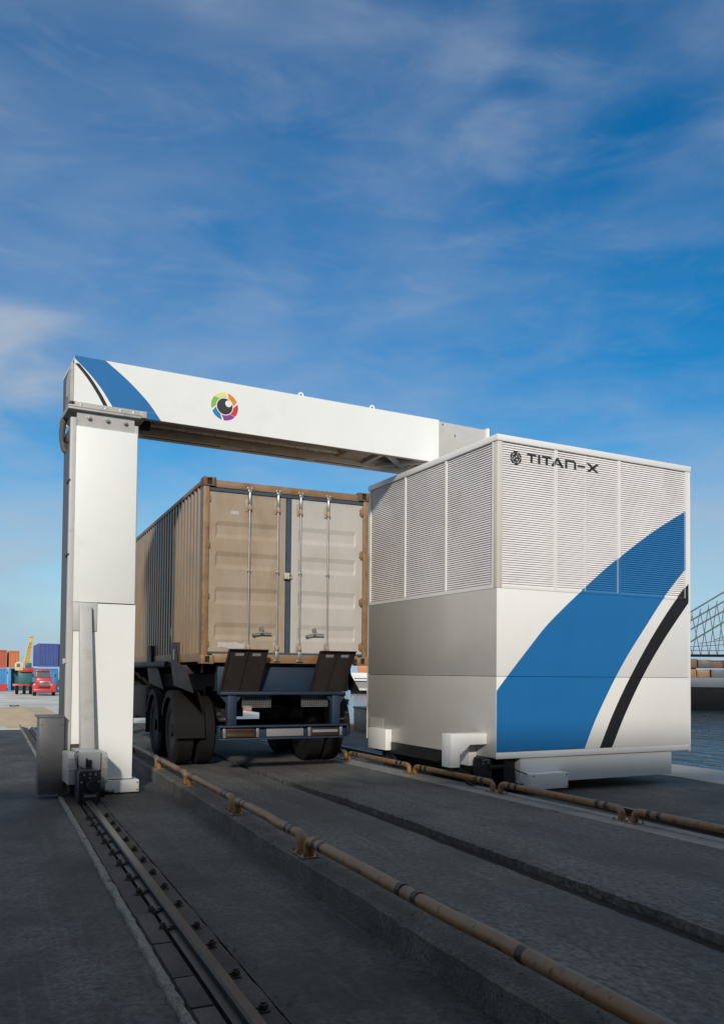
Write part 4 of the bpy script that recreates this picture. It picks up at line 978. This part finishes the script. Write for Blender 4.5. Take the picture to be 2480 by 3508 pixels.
tag(obj('scrap_skip', MB().prism([(1.1, GZ), (2.05, GZ), (2.15, GZ+.75), (1.0, GZ+.75)], 'y', 106, 108).box(.95, 2.2, 105.98, 106.0, GZ+.6, GZ+.66), 'red', loc=(1.6, 106, GZ)), 'small red skip on the yard at the left edge', 'skip')
pp = thing('yard_post', 'pale blue post standing left of the mobile crane', 'post', (2.32, 105, GZ))
obj('shaft', MB().box(-.17, .17, -.1, .1, 0, 2.5), 'sky_c', pp, bevel=.02); obj('foot', MB().box(-.3, .3, -.2, .2, 0, .06), 'sky_c', pp)
# mobile crane
cr = thing('mobile_crane', 'mobile crane with a raised yellow jib and red chassis', 'crane', (3.6, 92, -1.12))
def cro(n, mb, m, p=None, **k): return obj(n, mb, m, p or cr, world=True, **k)
cro('chassis', MB().box(2.95, 4.3, 92, 96, 1.15, 1.62).box(2.4, 4.3, 92.2, 96, -.35, -.1), 'red', bevel=.05)
cro('turntable', MB().box(2.9, 4.2, 92.3, 95.5, -.1, 1.15), 'teal_c', bevel=.04)
cro('cab', MB().prism([(2.55, 1.3), (3.3, 1.3), (3.3, 2.15), (2.75, 2.2), (2.5, 1.95)], 'y', 91.9, 93.2), 'cream', bevel=.03)
cro('cab_window', MB().box(2.66, 3.0, 91.87, 91.895, 1.65, 2.02), 'glass')
cro('engine_cover', MB().box(3.55, 4.1, 91.95, 93.5, 1.62, 2.1), 'teal_c', bevel=.04)
jib = MB()
jib.add([(3.42, 92.2, 1.9), (3.85, 92.2, 1.9), (3.85, 92.7, 1.9), (3.42, 92.7, 1.9), (3.93, 92.3, 4.75), (4.18, 92.3, 4.78), (4.18, 92.6, 4.78), (3.93, 92.6, 4.75)], [(0,1,2,3),(7,6,5,4),(0,4,5,1),(1,5,6,2),(2,6,7,3),(3,7,4,0)])
jib.box(3.78, 4.2, 92.25, 92.65, 4.7, 4.86)
cro('jib', jib, 'yellow', bevel=.02)
mb = MB(); mb.bar((3.3, 92.1, 2.1), (3.85, 92.15, 4.3), .06, .06); mb.bar((4.08, 92.1, 1.9), (4.15, 92.2, 4.6), .03, .03)
for k in range(6): mb.bar((3.42+k*.09, 92.12, 2.2+k*.38), (3.55+k*.09, 92.12, 2.35+k*.38), .04, .04)
cro('jib_stay', mb, 'cream')
for x in (2.75, 3.45, 4.05):
    ww = cro('wheel', MB().lathe([(-.15, .1), (.15, .1), (.15, .40), (.1, .45), (-.1, .45), (-.15, .40)], (x, 92.3, -.67), (1, 0, 0), 20), 'rubber', smooth=True)
# red truck facing the lane
tk = thing('red_truck', 'bright red bonneted lorry facing the lane on the pale yard', 'truck', (4.95, 85, -1.12))
def tko(n, mb, m, p=None, **k): return obj(n, mb, m, p or tk, world=True, **k)
tko('cab', MB().prism([(4.22, .0), (5.62, .0), (5.62, .60), (5.45, 1.25), (5.40, 1.38), (4.25, 1.38), (4.18, .6)], 'y', 86.2, 88.0), 'red', bevel=.05)
tko('windscreen', MB().prism([(4.32, .68), (5.44, .68), (5.36, 1.2), (4.36, 1.2)], 'y', 86.15, 86.19), 'glass')
tko('screen_pillar', MB().box(4.85, 4.9, 86.12, 86.148, .68, 1.2), 'red')
tko('sun_visor', MB().box(4.22, 5.45, 86.0, 86.18, 1.24, 1.36).box(4.6, 4.95, 85.98, 86.0, 1.26, 1.34), 'red', bevel=.02)
tko('bonnet', MB().prism([(4.3, -.6), (5.65, -.6), (5.68, .3), (5.6, .62), (4.3, .62), (4.22, .3)], 'y', 85.0, 86.3), 'red', bevel=.07)
for x0, x1 in ((3.92, 4.5), (5.45, 6.0)):
    tko('wing', MB().prism([(x0, -.65), (x1, -.65), (x1, -.05), (x1-.1, .12), (x0+.12, .12), (x0, -.05)], 'y', 84.95, 86.1), 'red', bevel=.06)
tko('grille', MB().box(4.55, 5.5, 84.93, 84.99, -.02, .28), 'chrome', bevel=.02)
gl = MB()
for k in range(5): gl.box(4.72, 5.32, 84.90, 84.925, .03+k*.045, .05+k*.045)
tko('grille_slat', gl, 'black')
for x in (4.62, 5.42): tko('headlight', MB().cyl((x, 84.88, .13), (x, 84.93, .13), .11, 18), 'plate', smooth=True)
tko('bumper', MB().box(3.98, 5.98, 84.8, 84.95, -.72, -.42), 'red', bevel=.04)
tko('air_slot', MB().box(4.5, 5.5, 84.92, 84.985, -.33, -.18), 'black')
for x in (4.12, 5.82):
    wv = tko('wheel', MB().lathe([(-.13, .22), (.13, .22), (.15, .38), (.1, .47), (-.1, .47), (-.15, .38)], (x, 85.7, -.65), (1, 0, 0), 24), 'rubber', smooth=True)
    tko('rim', MB().cyl((x-.1, 85.7, -.65), (x+.1, 85.7, -.65), .22, 16), 'cream', wv, smooth=True)
for x in (3.98, 5.98): tko('mirror', MB().box(x-.06, x+.06, 86.0, 86.06, .7, 1.0).bar((x, 86.03, .7), (x+(.35 if x < 5 else -.4), 86.2, .65), .03, .03), 'black')
tko('flatbed', MB().box(4.0, 5.95, 88.1, 93, -.35, .1), 'trailer')
# sand bank by the yard
q = random.Random(5); rows = []
for i in range(19):
    y = 24.3+i*.8; c = interp(y, [(24, 1.3), (38, 1.2)]); hgt = .16*math.sin(math.pi*i/18)**.6 if 0 < i < 18 else 0
    rows.append([(c+(k-5)*.19*(1+.15*q.random()), y, G-.01+max(0, hgt*(1-abs(k-5)/5.)**1.1*(1+.5*q.uniform(-1, 1)))) for k in range(11)])
tag(obj('sand_heap', MB().sheet(rows), 'sand', smooth=True, loc=(1.2, 30, G)), 'low heap of tan sand on the pale yard left of the gantry', 'sand heap')

# ------------------------------------------------------------------ the far water: ship, boats
shp = thing('cargo_ship', 'black hulled cargo ship with stacked deck cargo beyond the booth', 'ship', (76, 74, -2.5), R(-34))
obj('hull', MB().prism([(-14, 0), (22, 0), (25, 2.4), (25, 2.55), (-15, 2.55)], 'y', -4, 4), 'hull', shp, bevel=.1)
obj('bulwark', MB().box(-15, 25, -4.02, 4, 2.6, 3.72), 'bulwark', shp, bevel=.05)
cols = ['rust_c', 'bulwark', 'rust_c', 'casting', 'boat_grey', 'rust_c', 'tan_frame', 'grey_dark']
q = random.Random(9)
for i in range(16):
    x = -9+i*1.45
    for k in range(2):
        obj('deck_cargo', MB().box(x, x+1.38, -3.6+q.uniform(0, .8), 2.5, 3.74+k*1.08, 3.74+k*1.08+q.uniform(.85, 1.05)), cols[q.randrange(8)], shp, bevel=.03)
obj('deck_rail', MB().box(-14, 24, -3.9, -3.7, 6.05, 6.35), 'hull', shp)
cl_ = MB()
for (a, b) in (((-8, 5.9), (6, 14.5)), ((-9, 6.2), (6, 15.6)), ((-4, 5.9), (6, 12.2)), ((-6.5, 6.0), (6, 13.3))):
    cl_.bar((a[0], -3, a[1]), (b[0], -3, b[1]), .16, .16)
for k in range(16):
    x = -8+k*.9; cl_.bar((x, -3, 6.2), (x+.9, -3, 8.0+k*.45), .07, .07); cl_.bar((x+.9, -3, 6.2), (x, -3, 7.6+k*.4), .07, .07)
for k in range(5): cl_.bar((-3+k*1.5, -3, 6.8+k*.4), (6, -3, 6.8+k*.9), .08, .08)
cl_.box(5.8, 6.4, -3.4, -2.6, 6, 16)
obj('crane_lattice', cl_, 'lattice', shp)
wb = thing('work_boat', 'white work boat with an orange load, seen between container and booth', 'boat', (63.7, 144, -2.5), R(-24))
obj('hull', MB().prism([(-1.4, .0), (6, .0), (6.6, .55), (-1.45, .55)], 'y', -1.6, 1.6), 'hull', wb, bevel=.05)
obj('cabin', MB().box(-1.3, 5.5, -1.4, 1.4, .55, 3.85), 'boat_white', wb, bevel=.06)
obj('window_band', MB().box(-.75, 5.3, -1.43, -1.405, .95, 2.15), 'boat_grey', wb)
obj('roof_edge', MB().box(-.7, 5.5, -1.55, 1.5, 2.2, 2.34).box(-.7, 5.5, -1.5, 1.5, 2.75, 2.85), 'hull', wb)
obj('orange_load', MB().box(-.2, 6, -1.2, 1.2, 3.86, 5.2), 'orange_c2', wb, bevel=.04)
sb = thing('small_boat', 'small dark open boat on the water behind the trailer', 'boat', (41.5, 98, -2.5), R(-24))
obj('hull', MB().prism([(-.5, 0), (.45, 0), (.55, .45), (-.6, .5)], 'y', -.4, 1.6), 'hull', sb, bevel=.04)
obj('cabin', MB().box(-.3, .3, .1, .9, .5, .95), 'boat_grey', sb, bevel=.03)
tag(obj('quay_crate', MB().box(9.25, 9.85, 20.2, 21.2, G, G+.62).box(9.23, 9.87, 20.18, 21.22, G+.62, G+.67), 'cabinet', bevel=.01, loc=(9.5, 20.7, G)), 'dark grey crate on the quay just left of the booth', 'crate')
tag(obj('quay_fender_beam', MB().box(9.75, 9.88, 16.0, 60, G, G+.05).box(9.76, 9.87, 16, 60, G+.052, G+.075), 'orange_c2', loc=(9.8, 20, G)), 'thin orange edge beam along the quay between trailer and booth', 'edge beam')
